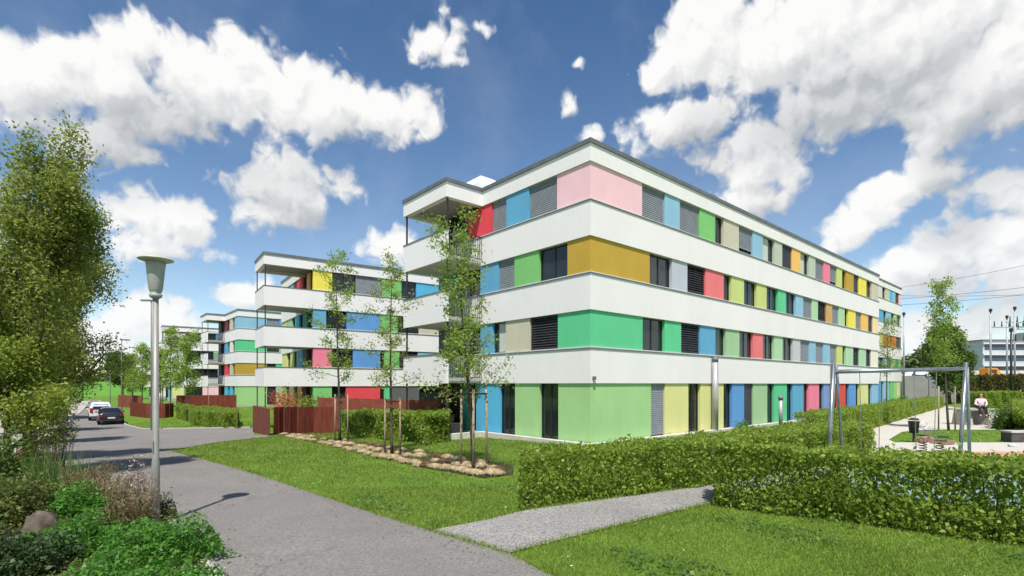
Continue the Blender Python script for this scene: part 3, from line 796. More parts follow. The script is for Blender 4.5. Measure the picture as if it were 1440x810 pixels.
# ------------------------------------------------------------------ hedges
L_hedge = leafmat('hedge_leaf', (.055, .095, .012), (.165, .25, .025), (.38, .48, .08), .45, 4.5, .6)
L_hedged = leafmat('dark_hedge_leaf', (.02, .045, .012), (.05, .10, .02), (.10, .17, .035), .3, 2.2)
def hedge(label, front, back, h, nd, leaf=.075, lm=None, dens=2500, group='clipped green hedges'):
    fr = [W(p) for p in front]; bk = [W(p) for p in back]; n = len(fr)
    c = fr[0]; root = empty('hedge', (c[0], c[1], gz(*c)), 0, label, 'hedge', group)
    seg = [(math.dist(fr[i], fr[i+1])+math.dist(bk[i], bk[i+1]))/2*(math.dist(fr[i], bk[i])+math.dist(fr[i+1], bk[i+1]))/2 for i in range(n-1)]
    N = int(sum(seg)*h*dens*nd); idx = RNG.choice(n-1, N, p=np.array(seg)/sum(seg))
    fr, bk = np.array(fr), np.array(bk)
    u = RNG.random(N); v = RNG.random(N); w = RNG.random(N)
    # push most of the leaves into the outer shell
    k = RNG.random(N); sh = .16
    top = k < .27; fs = (k >= .27) & (k < .62); bs = (k >= .62) & (k < .74)
    w = np.where(top, 1-np.abs(RNG.normal(size=N))*.10, w); v = np.where(fs, np.abs(RNG.normal(size=N))*sh, np.where(bs, 1-np.abs(RNG.normal(size=N))*sh, v))
    en = (k >= .74) & (k < .80); e0 = RNG.random(N) < .5
    u = np.where(en & e0 & (idx == 0), np.abs(RNG.normal(size=N))*.06, np.where(en & ~e0 & (idx == n-2), 1-np.abs(RNG.normal(size=N))*.06, u))
    A = fr[idx]+(fr[idx+1]-fr[idx])*u[:, None]; B = bk[idx]+(bk[idx+1]-bk[idx])*u[:, None]
    # lumpy outline
    lump = .09*np.sin(A[:, 0]*3.1+w*4)+.08*np.sin(A[:, 1]*5.3+A[:, 0]*2)+.03*np.sin(A[:, 0]*6.7)*np.sin(w*7+A[:, 1]*4)
    v2 = .5+(v-.5)*(1+lump)+RNG.normal(size=N)*.025; P = A+(B-A)*v2[:, None]
    z = w*h*(1+.035*np.sin(P[:, 0]*2.3+P[:, 1]*1.1)+.03*np.sin(P[:, 0]*6.1-P[:, 1]*4.3))+RNG.normal(size=N)*.02+(RNG.random(N) < .04)*RNG.random(N)*.12
    z = np.maximum(z, .04+RNG.random(N)*.1)
    g = np.array([gz(x, y) for x, y in P])
    C = np.column_stack([P[:, 0]-c[0], P[:, 1]-c[1], z+g-gz(*c)])
    gap = np.sin(P[:, 0]*8.3+1.5*np.sin(P[:, 1]*3))*np.sin(P[:, 1]*7.1+1.5*np.sin(P[:, 0]*4))*np.sin(z*9+P[:, 0]*2.3); C = C[~((gap > .33) & (w < .88) & (RNG.random(N) < .6))]
    leaves('foliage', C, leaf, lm or L_hedge, root, .68)
    mb = MB()
    Ls = sum(seg); k = int(Ls*7)
    for _ in range(k):
        i = int(RNG.choice(n-1, p=np.array(seg)/sum(seg))); uu = RNG.random(); vv = RNG.uniform(.3, .7)
        a = fr[i]+(fr[i+1]-fr[i])*uu; b = bk[i]+(bk[i+1]-bk[i])*uu; p = a+(b-a)*vv; g0 = gz(*p)-gz(*c)
        q = Vector((p[0]-c[0], p[1]-c[1], g0))
        tip = q+Vector((RNG.normal()*.18, RNG.normal()*.18, h*.9)); mid = q.lerp(tip, .5)+Vector((RNG.normal()*.04, RNG.normal()*.04, 0))
        mb.tube([q, mid, tip], [.014, .01, .004], 5, False)
    mb.build('stems', M_bark, root)
    return root
HF = [(0.12,9.62),(2.3,10.75),(4.65,12.0),(8.6,14.7),(12.4,17.6)]; HB = [(.15,10.75),(1.9,11.75),(4.2,13.1),(8.0,16.2),(11.6,18.7)]
hedge('long clipped hedge between gravel path and main building, its square end on the lawn', HF, HB, 1.05, 1.15)
hedge('nearest clipped hedge at the right, playground showing through its thin lower part', [(3.86,9.95),(5.6,8.72),(7.35,7.4),(10.2,5.3)], [(4.3,11.0),(6.2,9.6),(8.0,8.25),(10.8,6.1)], 1.2, 1.45)
hedge('low hedge running along the pale path towards the far end of the main building', [(13.2,21.9),(18.6,26.8),(28.1,36.6),(45.5,54.5)], [(12.6,23.2),(17.6,27.8),(27.2,37.4),(44.6,55.3)], 1.12, .55, .085)
hedge('bushy hedge right of the rusty fence, behind the straw-coloured grass tufts', [(478,611),(540,618),(600,625),(631,622)], [(484,602),(545,606),(606,611),(634,613)], 1.3, .9, .10)
hedge('hedge on the lawn corner left of the rusty fence across the driveway', [(268,597),(300,601),(334,603)], [(262,588),(300,590),(336,594)], 1.25, .6, .085)
hedge('short hedge stub left of the driveway hedge, yellowish on top', [(248,588),(262,592)], [(250,582),(266,585)], 1.2, .6, .1)
hedge('light green hedge at the right edge beside the round dark bush', [(1424,605),(1520,612)], [(1424,585),(1520,586)], 1.25, .5, .09)
hedge('green hedge behind the seated person and the concrete table', [(46.0,50.5),(53.5,54.0)], [(45.6,52.5),(53.1,56.0)], 1.6, .4, .12)
L_brown = leafmat('copper_hedge_leaf', (.045, .045, .014), (.10, .09, .025), (.17, .17, .04), .3, .5)
hedge('tall brownish copper hedge in front of the railway, right background', [(59.0,68.0),(95.0,66.0)], [(60.0,70.0),(96.0,68.0)], 3.6, .28, .2, L_brown, 1500)

# ------------------------------------------------------------------ trees
def grow(mb, p, d, L, r, lvl, P, tips):
    n = P['seg'][min(lvl, len(P['seg'])-1)]; pts = [Vector(p)]; rad = [r]; dd = Vector(d).normalized()
    for i in range(n):
        dd = (dd+Vector((RNG.normal(), RNG.normal(), RNG.normal()))*(P['wob'] if lvl or 'w0' not in P else P['w0'])+Vector((0, 0, P['up'][min(lvl, len(P['up'])-1)]))).normalized()
        pts.append(pts[-1]+dd*(L/n)); rad.append(max(.004, r*(1-(i+1)/n*(.72 if lvl else P.get('tt', .8)))))
    mb.tube(pts, rad, 10 if lvl == 0 else (6 if lvl == 1 else 4), lvl == 0)
    if lvl >= P['lv']:
        tips += [(q, dd.copy()) for q in pts[1:]]; return
    if lvl >= P['lv']-1: tips += [(q, dd.copy()) for q in pts[max(1, n//2):]]
    k = P['kids'][lvl]
    for j in range(k):
        t = P['start'][lvl]+(1-P['start'][lvl])*(j+RNG.random())/k; f = t*n; i = min(n-1, int(f))
        q = pts[i].lerp(pts[i+1], f-i); ax = (pts[i+1]-pts[i]).normalized()
        ang = 2.4*j+RNG.random()*1.2
        a = ax.orthogonal().normalized(); a = Matrix.Rotation(ang, 3, ax) @ a
        sp = R(P['ang'][lvl]*RNG.uniform(.75, 1.25)); nd = ax*math.cos(sp)+a*math.sin(sp)
        ln = L*P['ratio'][lvl]*(1-P['taper'][lvl]*t)*RNG.uniform(1-P.get('var', .25), 1+P.get('var', .15))
        grow(mb, q, nd, ln, max(.006, rad[i]*P['rr']), lvl+1, P, tips)
def tree(name, label, x, y, H, tr, P, leafm, leaf=.08, per=14, spread=.22, group=None, lean=(0, 0), bark=None, clip=None, droop=.2, cat='tree', rad=None):
    z = gz(x, y); root = empty(name, (x, y, z-.03), 0, label, cat, group)
    mb = MB(); tips = []
    grow(mb, (0, 0, 0), (lean[0], lean[1], 1), H*P.get('tf', .9), tr, 0, P, tips)
    T = np.array([tuple(q) for q, _ in tips])
    if rad:
        kz = (H-.1)/T[:, 2].max(); kr = rad/np.percentile(np.hypot(T[:, 0], T[:, 1]), 93)
        T = T*(kr, kr, kz); rr = np.hypot(T[:, 0], T[:, 1])+1e-6; k2 = np.where(rr > rad, (rad+(rr-rad)*.4)/rr, 1); T[:, 0] *= k2; T[:, 1] *= k2; mb.v = [(v[0]*(kr if v[2] > .3*H*0+.5 else 1+(kr-1)*max(0, v[2])*2), v[1]*(kr if v[2] > .5 else 1+(kr-1)*max(0, v[2])*2), v[2]*kz) for v in mb.v]
        def lim(v):
            q = math.hypot(v[0], v[1]); f = (rad+(q-rad)*.4)/q if q > rad else 1; return (v[0]*f, v[1]*f, v[2])
        mb.v = [lim(v) for v in mb.v]
    mb.build('trunk', bark or M_bark, root, True)
    C = np.repeat(T, per, 0)+RNG.normal(size=(len(T)*per, 3))*spread
    if clip: C = C[clip(C)]
    leaves('crown', C, leaf, leafm, root, .55, droop=droop)
    return root
L_olive = leafmat('spring_tree_leaf', (.06, .08, .016), (.17, .22, .036), (.36, .40, .09), .5, .6)
L_lime = leafmat('lime_tree_leaf', (.07, .11, .012), (.19, .26, .03), (.38, .44, .08), .45, .8)
L_deep = leafmat('deep_green_leaf', (.035, .07, .014), (.085, .15, .028), (.18, .27, .055), .42, .5)
L_young = leafmat('young_tree_leaf', (.09, .145, .02), (.23, .34, .05), (.36, .46, .10), .5, .9)
big = dict(seg=[8,7,6,5,3], wob=.10, up=[.02,.10,.06,.03], kids=[15,8,6,3], start=[.16,.22,.25,.2], ang=[40,38,45,50], ratio=[.62,.52,.5,.5], taper=[.62,.4,.3,.2], rr=.55, lv=3, tf=.92)
rg = 'trees lining the left side of the street'
tree('street_tree', 'tall olive-green tree at the left edge with sparse upright twigs at its top', -13.5, 14.0, 9.5, .17, dict(big, start=[.2,.2,.25,.2], kids=[17,8,5,3], wob=.13), L_olive, .09, 10, .16, rg, rad=2.65)
tree('street_tree', 'second tall olive-green tree behind the left edge, dense low crown', -16.9, 18.2, 7.6, .2, dict(big, start=[.2,.15,.2,.2], kids=[16,8,5,3]), L_olive, .10, 12, .2, rg, rad=2.7)
sm = dict(big, kids=[12,7,5,3], start=[.28,.2,.2,.2])
tree('broadleaf_tree', 'lower yellow-green tree in front of the tall tree at the left edge', -12.5, 12.2, 4.3, .10, dict(sm, start=[.16,.2,.2,.2]), L_lime, .085, 11, .14, None, rad=1.5)
tree('street_tree', 'dark green tree over the pavement, third back along the left of the street', -23.3, 25.0, 7.6, .2, sm, L_deep, .15, 16, .26, rg, rad=2.3)
tree('street_tree', 'dark green tree fourth back on the left, its crown reaching down to the pavement', -34.0, 35.5, 7.6, .2, sm, L_deep, .2, 16, .34, rg, rad=3.1)
tree('street_tree', 'farthest dark green tree on the left where the street narrows', -48.5, 50.5, 8.4, .22, sm, L_deep, .26, 16, .45, rg, rad=4)
# young staked trees
yt = dict(seg=[12,5,3], wob=.07, w0=.012, up=[.03,.02,.02], kids=[22,5], start=[.30,.3], ang=[66,48], ratio=[.145,.5], taper=[.5,.3], rr=.36, lv=2, var=.55, tf=1.0, tt=.92)
yg = 'young staked trees on the lawns'
def stakes(x, y, dx, h, label, three=False):
    z = gz(x, y); root = empty('tree_stakes', (x, y, z), 0, label, 'tree stake', 'wooden stakes supporting young trees')
    P = [(-dx, .12), (dx, .1)]+([(0.02, -dx*.9)] if three else [])
    for a, b in P: MB().tube([(a, b, -.1), (a*.97, b, h)], [.036, .033], 10).build('stake', M_stake, root, True)
    for (a, b), (c, d) in zip(P, P[1:]+P[:1]):
        if len(P) == 2 and (a, b) == P[1]: continue
        MB().tube([(a, b, h-.12), (c, d, h-.12)], .03, 6).build('crossbar', M_frame, root)
    MB().lathe([(.06, 0), (.075, 0), (.075, .06), (.06, .06), (.06, 0)], 0, .04, h-.4, 12).build('tie', M_frame, root)
A = G(666, 659); Bp = G(551, 641); Cp = G(478, 622); Dp = (22.3, 26.4)
tree('young_tree', 'young tree in front of the main building balconies, nearest of the staked trees', A[0], A[1], 6.95, .06, dict(yt, kids=[38,6], ratio=[.15,.55], start=[.25,.3]), L_young, .085, 7, .10, yg, (-.05, 0))
tree('young_tree', 'slender young tree between the bushy hedge and the grass tufts, middle of three', Bp[0], Bp[1], 6.9, .055, dict(yt, kids=[26,5]), L_lime, .08, 7, .09, yg)
tree('young_tree', 'taller young tree by the right end of the rusty fence', Cp[0], Cp[1], 8.6, .07, yt, L_young, .10, 9, .11, yg)
tree('young_tree', 'tall young tree with stakes beside the pale path near the concrete table', Dp[0], Dp[1], 7.5, .06, dict(yt, start=[.42,.2], kids=[22,5], ratio=[.12,.5]), L_young, .12, 9, .13, yg, (-.05, 0))
stakes(A[0], A[1], .37, 2.25, 'three stakes with dark crossbars holding the young tree before the balconies', True)
stakes(Bp[0], Bp[1], .27, 2.0, 'pair of stakes holding the young tree behind the grass tufts')
stakes(Cp[0], Cp[1]+.1, .3, 2.2, 'pair of stakes at the young tree beside the rusty fence')
stakes(Dp[0], Dp[1], .42, 2.25, 'pair of stakes with dark crossbar at the young tree beside the pale path')
for px, Y, H, lab in ((240, 58, 9.5, 'slim young tree before the fourth block, left of its balconies'), (262, 52, 8.2, 'slim young tree between the low rusty fence and the third block'),
                      (200, 66, 8.5, 'small light green tree just left of the lamp post, beside the street'), (186, 78, 8.0, 'farthest small light green street tree beside the lamp post'),
                      (226, 70, 8.0, 'small light green tree just right of the lamp post pole')):
    x = (px-720)/727*Y; tree('young_tree', lab, x, float(Y), H, .07, dict(yt, kids=[22,4], start=[.3,.2]), L_young, .2, 12, .22, yg)
tree('broadleaf_tree', 'round-topped green tree standing beyond the end of the street', -91.0, 121.0, 10.5, .25, sm, L_deep, .5, 10, .6, rad=3.6)
dn = dict(sm, kids=[14,8,5,3], start=[.12,.15,.2,.2])
tree('broadleaf_tree', 'dense dark green tree behind the staked tree at the right', 55.0, 65.0, 9.6, .25, dn, leafmat('mid_green_leaf', (.03, .06, .014), (.075, .13, .025), (.16, .24, .05), .35, .5), .3, 18, .36, rad=1.9)
xt = dict(yt, kids=[16, 4], start=[.35, .2]); x6 = (1247-720)/727*46
tree('young_tree', 'thin pale green tree in front of the five-storey block', x6, 46.0, 8.2, .06, xt, L_lime, .15, 7, .2, yg)

# far woods: one mass each
def wood(name, label, x0, x1, y0, y1, z0, z1, n, size, m):
    X = RNG.uniform(x0, x1, n); Y = RNG.uniform(y0, y1, n)
    top = z0+(z1-z0)*(.72+.16*np.sin(X*.11+1)+.08*np.sin(X*.31)+.06*np.sin(X*.83+Y))
    Z = z0+(top-z0)*np.sqrt(RNG.random(n))
    tag(leaves(name, np.stack([X, Y, Z], 1), size, m, aspect=.9), label, 'woods', kind='stuff')
L_far = leafmat('far_wood_leaf', (.05, .08, .03), (.09, .13, .045), (.15, .20, .07), .2, .05)
wood('far_wood', 'dark green wooded rise behind the noise barrier, right background', 130, 230, 190, 215, 0, 19, 15000, 1.7, L_far)
wood('far_wood', 'line of dark green trees on the skyline beyond the bright green field', -260, -150, 225, 240, 0, 8.5, 9000, 1.5, L_far)

# ------------------------------------------------------------------ tufts of ornamental grass
L_straw = leafmat('straw_grass', (.30, .20, .10), (.60, .46, .27), (.85, .74, .50), .3, 3)
L_reddish = leafmat('reddish_grass', (.10, .05, .03), (.22, .12, .07), (.36, .24, .14), .25, 3)
def tuft_mesh(m, seed):
    N = 620; r = np.sqrt(RNG.random(N))*.09; t = RNG.uniform(0, 2*math.pi, N)
    P = np.stack([r*np.cos(t), r*np.sin(t), np.zeros(N)], 1)
    el = RNG.uniform(.55, 1.55, N); D = np.stack([np.cos(t)*np.cos(el), np.sin(t)*np.cos(el), np.sin(el)], 1)
    mid = P+D*.26; end = mid+np.stack([np.cos(t)*.11, np.sin(t)*.11, -.07+RNG.normal(size=N)*.03], 1)+RNG.normal(size=(N, 3))*.02
    s = np.stack([-np.sin(t), np.cos(t), np.zeros(N)], 1)*.008
    V = np.stack([P-s, P+s, mid+s, mid-s, mid-s, mid+s, end+s*.3, end-s*.3], 1).reshape(-1, 3)
    return link_mesh('grass_tuft', V, np.arange(8*N).reshape(-1, 4), m, rnd=np.repeat(RNG.random(N), 2))
protos = [tuft_mesh(L_straw, 1), tuft_mesh(L_straw, 2), tuft_mesh(L_reddish, 3)]
used = [False]*3; LT = [(395,612),(430,620),(470,628),(510,638),(555,648),(600,657),(650,665),(705,670)]; LB = [(400,610),(440,613),(480,620),(520,627),(560,633),(605,641),(655,650),(712,656)]
cnt = 0
for rowi, (f, nn) in enumerate(((.04, 36), (.52, 30), (.97, 26))):
    for j in range(nn):
        t = (j+RNG.uniform(.15, .85))/nn*(len(LT)-1)
        if rowi == 2 and (t < 2.0 or RNG.random() < .3): continue
        if rowi == 1 and RNG.random() < .12: continue
        i = min(len(LT)-2, int(t)); a = [LT[i][k]+(LT[i+1][k]-LT[i][k])*(t-i) for k in (0, 1)]; b = [LB[i][k]+(LB[i+1][k]-LB[i][k])*(t-i) for k in (0, 1)]
        ff = f+RNG.normal()*.06; x, y = G(a[0]+(b[0]-a[0])*ff, a[1]+(b[1]-a[1])*ff)
        k = 2 if (rowi == 2 and RNG.random() < .45) or RNG.random() < .06 else int(RNG.integers(2))
        o = protos[k] if not used[k] else protos[k].copy()
        if used[k]: COL.objects.link(o)
        used[k] = True; s = RNG.uniform(.44, .66); o.location = (x, y, gz(x, y)+.01); o.rotation_euler = (0, 0, RNG.uniform(0, 6)); o.scale = (s*1.15, s*1.15, s)
        tag(o, 'reddish-brown dry grass tuft in the planted strip' if k == 2 else 'straw-coloured dry grass tuft in the planted strip', 'grass tuft', 'reddish grass tufts in the planted strip' if k == 2 else 'straw-coloured grass tufts in the planted strip')

# ------------------------------------------------------------------ rusty fences
def fence(label, pts, h, mm, closed=None, ribs=True, posts=None, thick=.05):
    P = [Vector(W(p)) for p in pts]; c = P[0]; root = empty('rusty_fence', (c.x, c.y, gz(c.x, c.y)), 0, label, 'fence', 'rusty steel garden fences')
    z0 = min(gz(p.x, p.y) for p in P)-gz(c.x, c.y)-.1
    for a, b in zip(P, P[1:]):
        d = (b-a).normalized(); s = Vector((-d.y, d.x))*thick/2; g = .012
        a2, b2 = a-c+d*g, b-c-d*g
        mb = MB(); mb.prism([tuple(a2-s), tuple(b2-s), tuple(b2+s), tuple(a2+s)], z0, h)
        L = (b2-a2).length
        if ribs:
            k = max(1, int(L/.45))
            for i in range(1, k):
                q = a2+(b2-a2)*(i/k)-s*1.6; e = d*.02; mb.prism([tuple(q-e-s), tuple(q+e-s), tuple(q+e+s*.5), tuple(q-e+s*.5)], z0+.002, h-.004)
        mb.build('panel', mm, root)
    return root
f1 = fence('zigzag rusty steel fence with a white gate post, in front of the second block', [(356,608),(366,610),(379,613.5)], 1.72, M_rust, ribs=False)
f0 = W((356,608)); zz = [(385,612.0),(399,610.4),(400,611.4),(418,609.6),(419,610.6),(441,608.8),(442,609.8),(468,608.6)]
P = [Vector(W(p)) for p in zz]
for a, b in zip(P, P[1:]):
    a2, b2 = a-Vector(f0), b-Vector(f0); d = (b2-a2).normalized(); s = Vector((-d.y, d.x))*.025
    mb = MB().prism([tuple(a2-s), tuple(b2-s), tuple(b2+s), tuple(a2+s)], -.15, 1.75)
    L = (b2-a2).length
    for i in range(1, int(L/.4)):
        q = a2+(b2-a2)*(i*.4/L)-s*1.5; e = d*.018; mb.prism([tuple(q-e-s), tuple(q+e-s), tuple(q+e), tuple(q-e)], -.14, 1.74)
    mb.build('panel', M_rust, f1)
q = Vector(W((380.7, 613.3)))-Vector(f0); MB().box(q.x-.07, q.x+.07, q.y-.05, q.y+.05, -.2, 1.68).build('gate_post', M_sill, f1)
fence('taller brown rusty screen behind the bushy hedge, under the second block windows', [(-12.4,33.0),(-9.6,31.2),(-6.6,29.2),(-3.9,27.2)], 2.15, M_rustd, ribs=False)
fence('rusty fence before the fourth block, right of the lamp post', [(-38.0,58.5),(-35.2,60.0),(-32.5,61.0)], 1.9, M_rust)
fence('low rusty fence beside the street behind the young trees, just right of the lamp post', [(183,585),(206,588),(232,588),(244,586)], 1.5, M_rust)
fence('farthest rusty fence beside the street, left of the lamp post', [(166,572),(180,573),(200,574)], 1.9, M_rustd)
x, y = W((345,598))
sb = empty('shrub', W((398,606))+(gz(*W((398,606))),), 0, 'red-leaved small tree above the rusty fence, by the second block', 'shrub')
leaves('foliage', RNG.normal(size=(900, 3))*(.42, .42, .38)+(0, 0, 1.95), .11, leafmat('red_leaf', (.25, .03, .02), (.50, .07, .04), (.70, .16, .08), .3), sb, .7)
MB().tube([(0, 0, 0), (.02, 0, 1.9)], [.03, .015], 6).build('stem', M_bark, sb)
sb = empty('shrub', W((440,603))+(gz(*W((440,603))),), 0, 'green shrub showing over the rusty fence under the second block windows', 'shrub')
leaves('foliage', RNG.normal(size=(900, 3))*(.9, .3, .25)+(0, 0, 1.85), .12, L_lime, sb, .7)
MB().tube([(0, 0, 0), (.02, 0, 1.8)], [.03, .015], 6).build('stem', M_bark, sb)

# ------------------------------------------------------------------ street lamp
M_lamp = mat('lamp_paint', (150, 148, 140), (134, 132, 125), 8, .5, .2, aniso=(1, 1, .3), spec=.4)
M_lhead = mat('lamp_head', (168, 170, 164), (152, 155, 150), 6, .45)
M_lhat = mat('lamp_hat', (196, 196, 180), (180, 182, 168), 5, .45, .2)
lx, ly = G(219, 741)
lp = empty('street_lamp', (lx, ly, gz(lx, ly)), 0, 'grey park lamp on a tall pole with wide flat hat, at the flower bed', 'street lamp')
MB().tube([(0,0,-.1),(0,0,1.1),(0,0,1.12),(0,0,3.82)], [.060,.058,.050,.042], 20).build('pole', M_lamp, lp, True)
MB().lathe([(.02,3.81),(.05,3.81),(.09,3.84),(.098,3.88),(.07,3.895),(.088,3.93),(.10,3.96),(.135,4.32),(.148,4.42),(0,4.42)]).build('lamp_head', M_lhead, lp, True)
MB().lathe([(0,4.421),(.15,4.421),(.25,4.45),(.262,4.462),(.25,4.47),(.16,4.52),(.12,4.54),(0,4.545)], n=36).build('lamp_hat', M_lhat, lp, True)
MB().tube([(0,-.01,1.2),(0,-.068,1.25),(0,-.068,1.45)], .006, 6).build('access_plate', M_steel, lp)
def far_lamp(px, Y, top, lab, arm=.8):
    X = (px-720)/727*Y; z = gz(X, Y); H = CAMH+(540-top)/727*Y-z
    r = empty('street_light', (X, Y, z), arm, lab, 'street light', 'slim street lights farther along the street')
    MB().tube([(0,0,0),(0,0,H-.1),(.1,0,H)], [.07,.045,.045], 8).build('pole', M_zinc, r, True)
    MB().box(-.1, .75, -.13, .13, H-.03, H+.09).build('lamp_head', M_steel, r, bevel=.03)
far_lamp(171, 55, 478, 'slim grey street light right of the parked cars')
far_lamp(155, 85, 517, 'far slim street light at the end of the street')
far_lamp(213, 38, 423, 'street light with flat head directly behind the park lamp pole', math.pi)

# ------------------------------------------------------------------ cars
def car(name, label, px, py, paint, H, Lc=4.3, Wc=1.8, rz=0, van=False, loc=None, group='cars parked along the street'):
    if loc is None: x, y = G(px, py); loc = (x, y, gz(x, y)+.03)
    root = empty(name, loc, rz, label, 'car' if not van else 'van', group)
    h = H; hw = Wc/2
    # stations along the length (rear = -y .. front = +y): (y, half width, z bottom, z belt, z top, top half width)
    if van: st = [(-2.25,.80,.35,.95,1.0,.78),(-2.2,.88,.25,1.05,h*.90,.68),(-2.0,.9,.22,1.08,h*.985,.70),(-1,.9,.2,1.08,h,.72),(.4,.9,.2,1.06,h*.99,.71),(1.1,.9,.2,1.04,h*.80,.72),(1.55,.88,.2,1.0,1.06,.80),(2.1,.82,.22,.85,.9,.74),(2.3,.7,.3,.6,.62,.6)]
    else: st = [(-2.15,.74,.35,.78,.84,.70),(-2.08,.86,.24,.92,.98,.74),(-1.75,.9,.2,.95,h*.86,.64),(-1.3,.9,.18,.95,h*.98,.60),(-.5,.9,.18,.94,h,.61),(.2,.9,.18,.92,h*.97,.61),(.95,.89,.18,.90,.98,.72),(1.6,.87,.2,.82,.88,.72),(2.05,.78,.25,.66,.70,.62),(2.15,.66,.35,.55,.58,.52)]
    secs = []
    for (yy, w, zb, zl, zt, tw) in st:
        secs.append([(-w*.92,yy,zb),(w*.92,yy,zb),(w,yy,zb+.2),(w,yy,zl-.08),(w*.97,yy,zl),(tw,yy,zt-.05),(tw*.85,yy,zt),(-tw*.85,yy,zt),(-tw,yy,zt-.05),(-w*.97,yy,zl),(-w,yy,zl-.08),(-w,yy,zb+.2)])
    b = MB().loft(secs).build('body', paint, root, True)
    b.modifiers.new('sub', 'SUBSURF').levels = 2; b.modifiers[0].render_levels = 2
    def quad(nm, pts, m, th=.02):
        mb = MB(); n = len(pts); P = [Vector(p) for p in pts]; nr = (P[1]-P[0]).cross(P[2]-P[1]).normalized()*th
        mb.loft([[tuple(p-nr) for p in P], [tuple(p+nr) for p in P]]); return mb.build(nm, m, root)
    if van: rw = [(-.62,-2.26,1.08),(.62,-2.26,1.08),(.55,-2.13,h*.9),(-.55,-2.13,h*.9)]
    else: rw = [(-.64,-2.0,.98),(.64,-2.0,.98),(.50,-1.52,h*.93),(-.50,-1.52,h*.93)]
    quad('rear_window', rw, M_glass)
    quad('windscreen', [(.66,1.0,1.0),(-.66,1.0,1.0),(-.52,.30 if not van else .55,h*.95),(.52,.30 if not van else .55,h*.95)], M_glass)
    for s in (-1, 1):
        zt = h-.13; quad('side_window', [(s*.885,-1.5,1.0),(s*.885,.7,.98),(s*.70,.15,zt),(s*.70,-1.3,zt-.02)], M_glass, .012)
        quad('tail_light', [(s*.60,-2.17 if not van else -2.27,.72),(s*.84,-2.1 if not van else -2.2,.72),(s*.84,-2.08 if not van else -2.2,.90 if not van else 1.2),(s*.62,-2.12 if not van else -2.26,.90 if not van else 1.2)], mat('tail_lens', (150,20,20), rough=.2))
        quad('headlight', [(s*.5,2.1,.6),(s*.74,1.98,.6),(s*.72,1.92,.74),(s*.5,2.04,.74)], M_steel)
        for yy in (-1.35, 1.35):
            t = MB().tube([(s*.72,yy,.32),(s*.92,yy,.32)], .32, 24).build('tyre', mat('tyre', (26,26,28), rough=.9), root)
            t.name = 'wheel'; MB().tube([(s*.9,yy,.32),(s*.925,yy,.32)], .2, 16).build('rim', M_steel, t)
        MB().box(s*.9, s*1.06, .6, .72, .95, 1.07).build('wing_mirror', paint, root, bevel=.02)
    yb = -2.18 if not van else -2.28
    MB().box(-.26, .26, yb-.02, yb+.02, .52, .64).build('number_plate', M_sill, root)
    MB().box(-.8, .8, yb, yb+.1, .28, .42).build('rear_bumper', M_frame, root, bevel=.03)
    return root
def paintm(n, c, r=.25):
    m = mat(n, c, rough=r, spec=.6); b = m.node_tree.nodes['Principled BSDF']; b.inputs['Coat Weight'].default_value = .6; b.inputs['Coat Roughness'].default_value = .06; return m
rd = math.atan2(.643, .766)
car('parked_car', 'black parked hatchback seen from behind at the right kerb of the street', 155, 595.5, paintm('black_paint', (22,24,30)), 1.5, rz=rd)
car('parked_van', 'white parked people carrier just ahead of the black car', 141, 590, paintm('white_car_paint', (225,226,228)), 1.75, rz=rd, van=True)
car('parked_van', 'white van half hidden beyond the noise barrier, left of the bushy dark tree', 0, 0, paintm('white_car_paint', (225,226,228)), 1.95, rz=R(75), van=True, loc=(66.0,85.0,2.7), group='vehicles on the railway embankment')
car('parked_van', 'white van beyond the noise barrier, just behind the beam of the swing', 0, 0, paintm('white_car_paint', (225,226,228)), 1.95, rz=R(75), van=True, loc=(69.5,85.4,2.7), group='vehicles on the railway embankment')

# ------------------------------------------------------------------ flower bed (bottom left)
L_fern = leafmat('fresh_bed_leaf', (.03, .085, .012), (.07, .20, .022), (.15, .36, .045), .4, 1.5)
L_twig = leafmat('dry_brown_leaf', (.06, .07, .025), (.14, .14, .055), (.28, .26, .12), .2, 2)
L_moss = leafmat('mixed_bed_leaf', (.04, .06, .014), (.10, .135, .025), (.20, .23, .055), .35, 2)
L_blade = leafmat('iris_blade', (.05, .10, .02), (.11, .19, .04), (.20, .29, .08), .35, 2)
L_org = leafmat('orange_leaf', (.25, .07, .02), (.48, .19, .05), (.60, .32, .10), .3, 2)
def shrub(label, px, py, rx, ry, h, n, leaf, lm, name='shrub', twigs=18, dome=True, grp=None, asp=.6, cat='shrub'):
    x, y = G(px, py) if not isinstance(px, float) else (px, py)
    root = empty(name, (x, y, gz(x, y)+.04), 0, label, cat, grp)
    d = unit(RNG.normal(size=(n, 3))); d[:, 2] = np.abs(d[:, 2]); r = RNG.random(n)**.35
    lump = 1+.16*np.sin(d[:, 0]*7+px)+.14*np.sin(d[:, 1]*9+d[:, 2]*6)
    C = d*(r*lump)[:, None]*(rx, ry, h); C[:, 2] = np.maximum(C[:, 2], .03)
    leaves('foliage', C, leaf, lm, root, asp, up=.4)
    mb = MB()
    for _ in range(twigs):
        e = unit(RNG.normal(size=(1, 3)))[0]; e[2] = abs(e[2])+.3
        mb.tube([(0, 0, 0), tuple(e*(rx*.4, ry*.4, h*.5)), tuple(e*(rx*.8, ry*.8, h*.85))], [.012, .008, .003], 4, False)
    mb.build('stems', M_bark, root); return root
bg_ = 'fresh green leafy plants in the flower bed'
shrub('bright green leafy plant at the bed corner below the lamp post', 232, 790, .78, .6, .5, 6500, .06, L_fern, 'leafy_plant', grp=bg_, asp=.5, cat='plant')
shrub('fresh green leafy plant left of the lamp post, middle of the bed', 128, 775,.8, .6, .45, 6000, .06, L_fern, 'leafy_plant', grp=bg_, asp=.5, cat='plant')
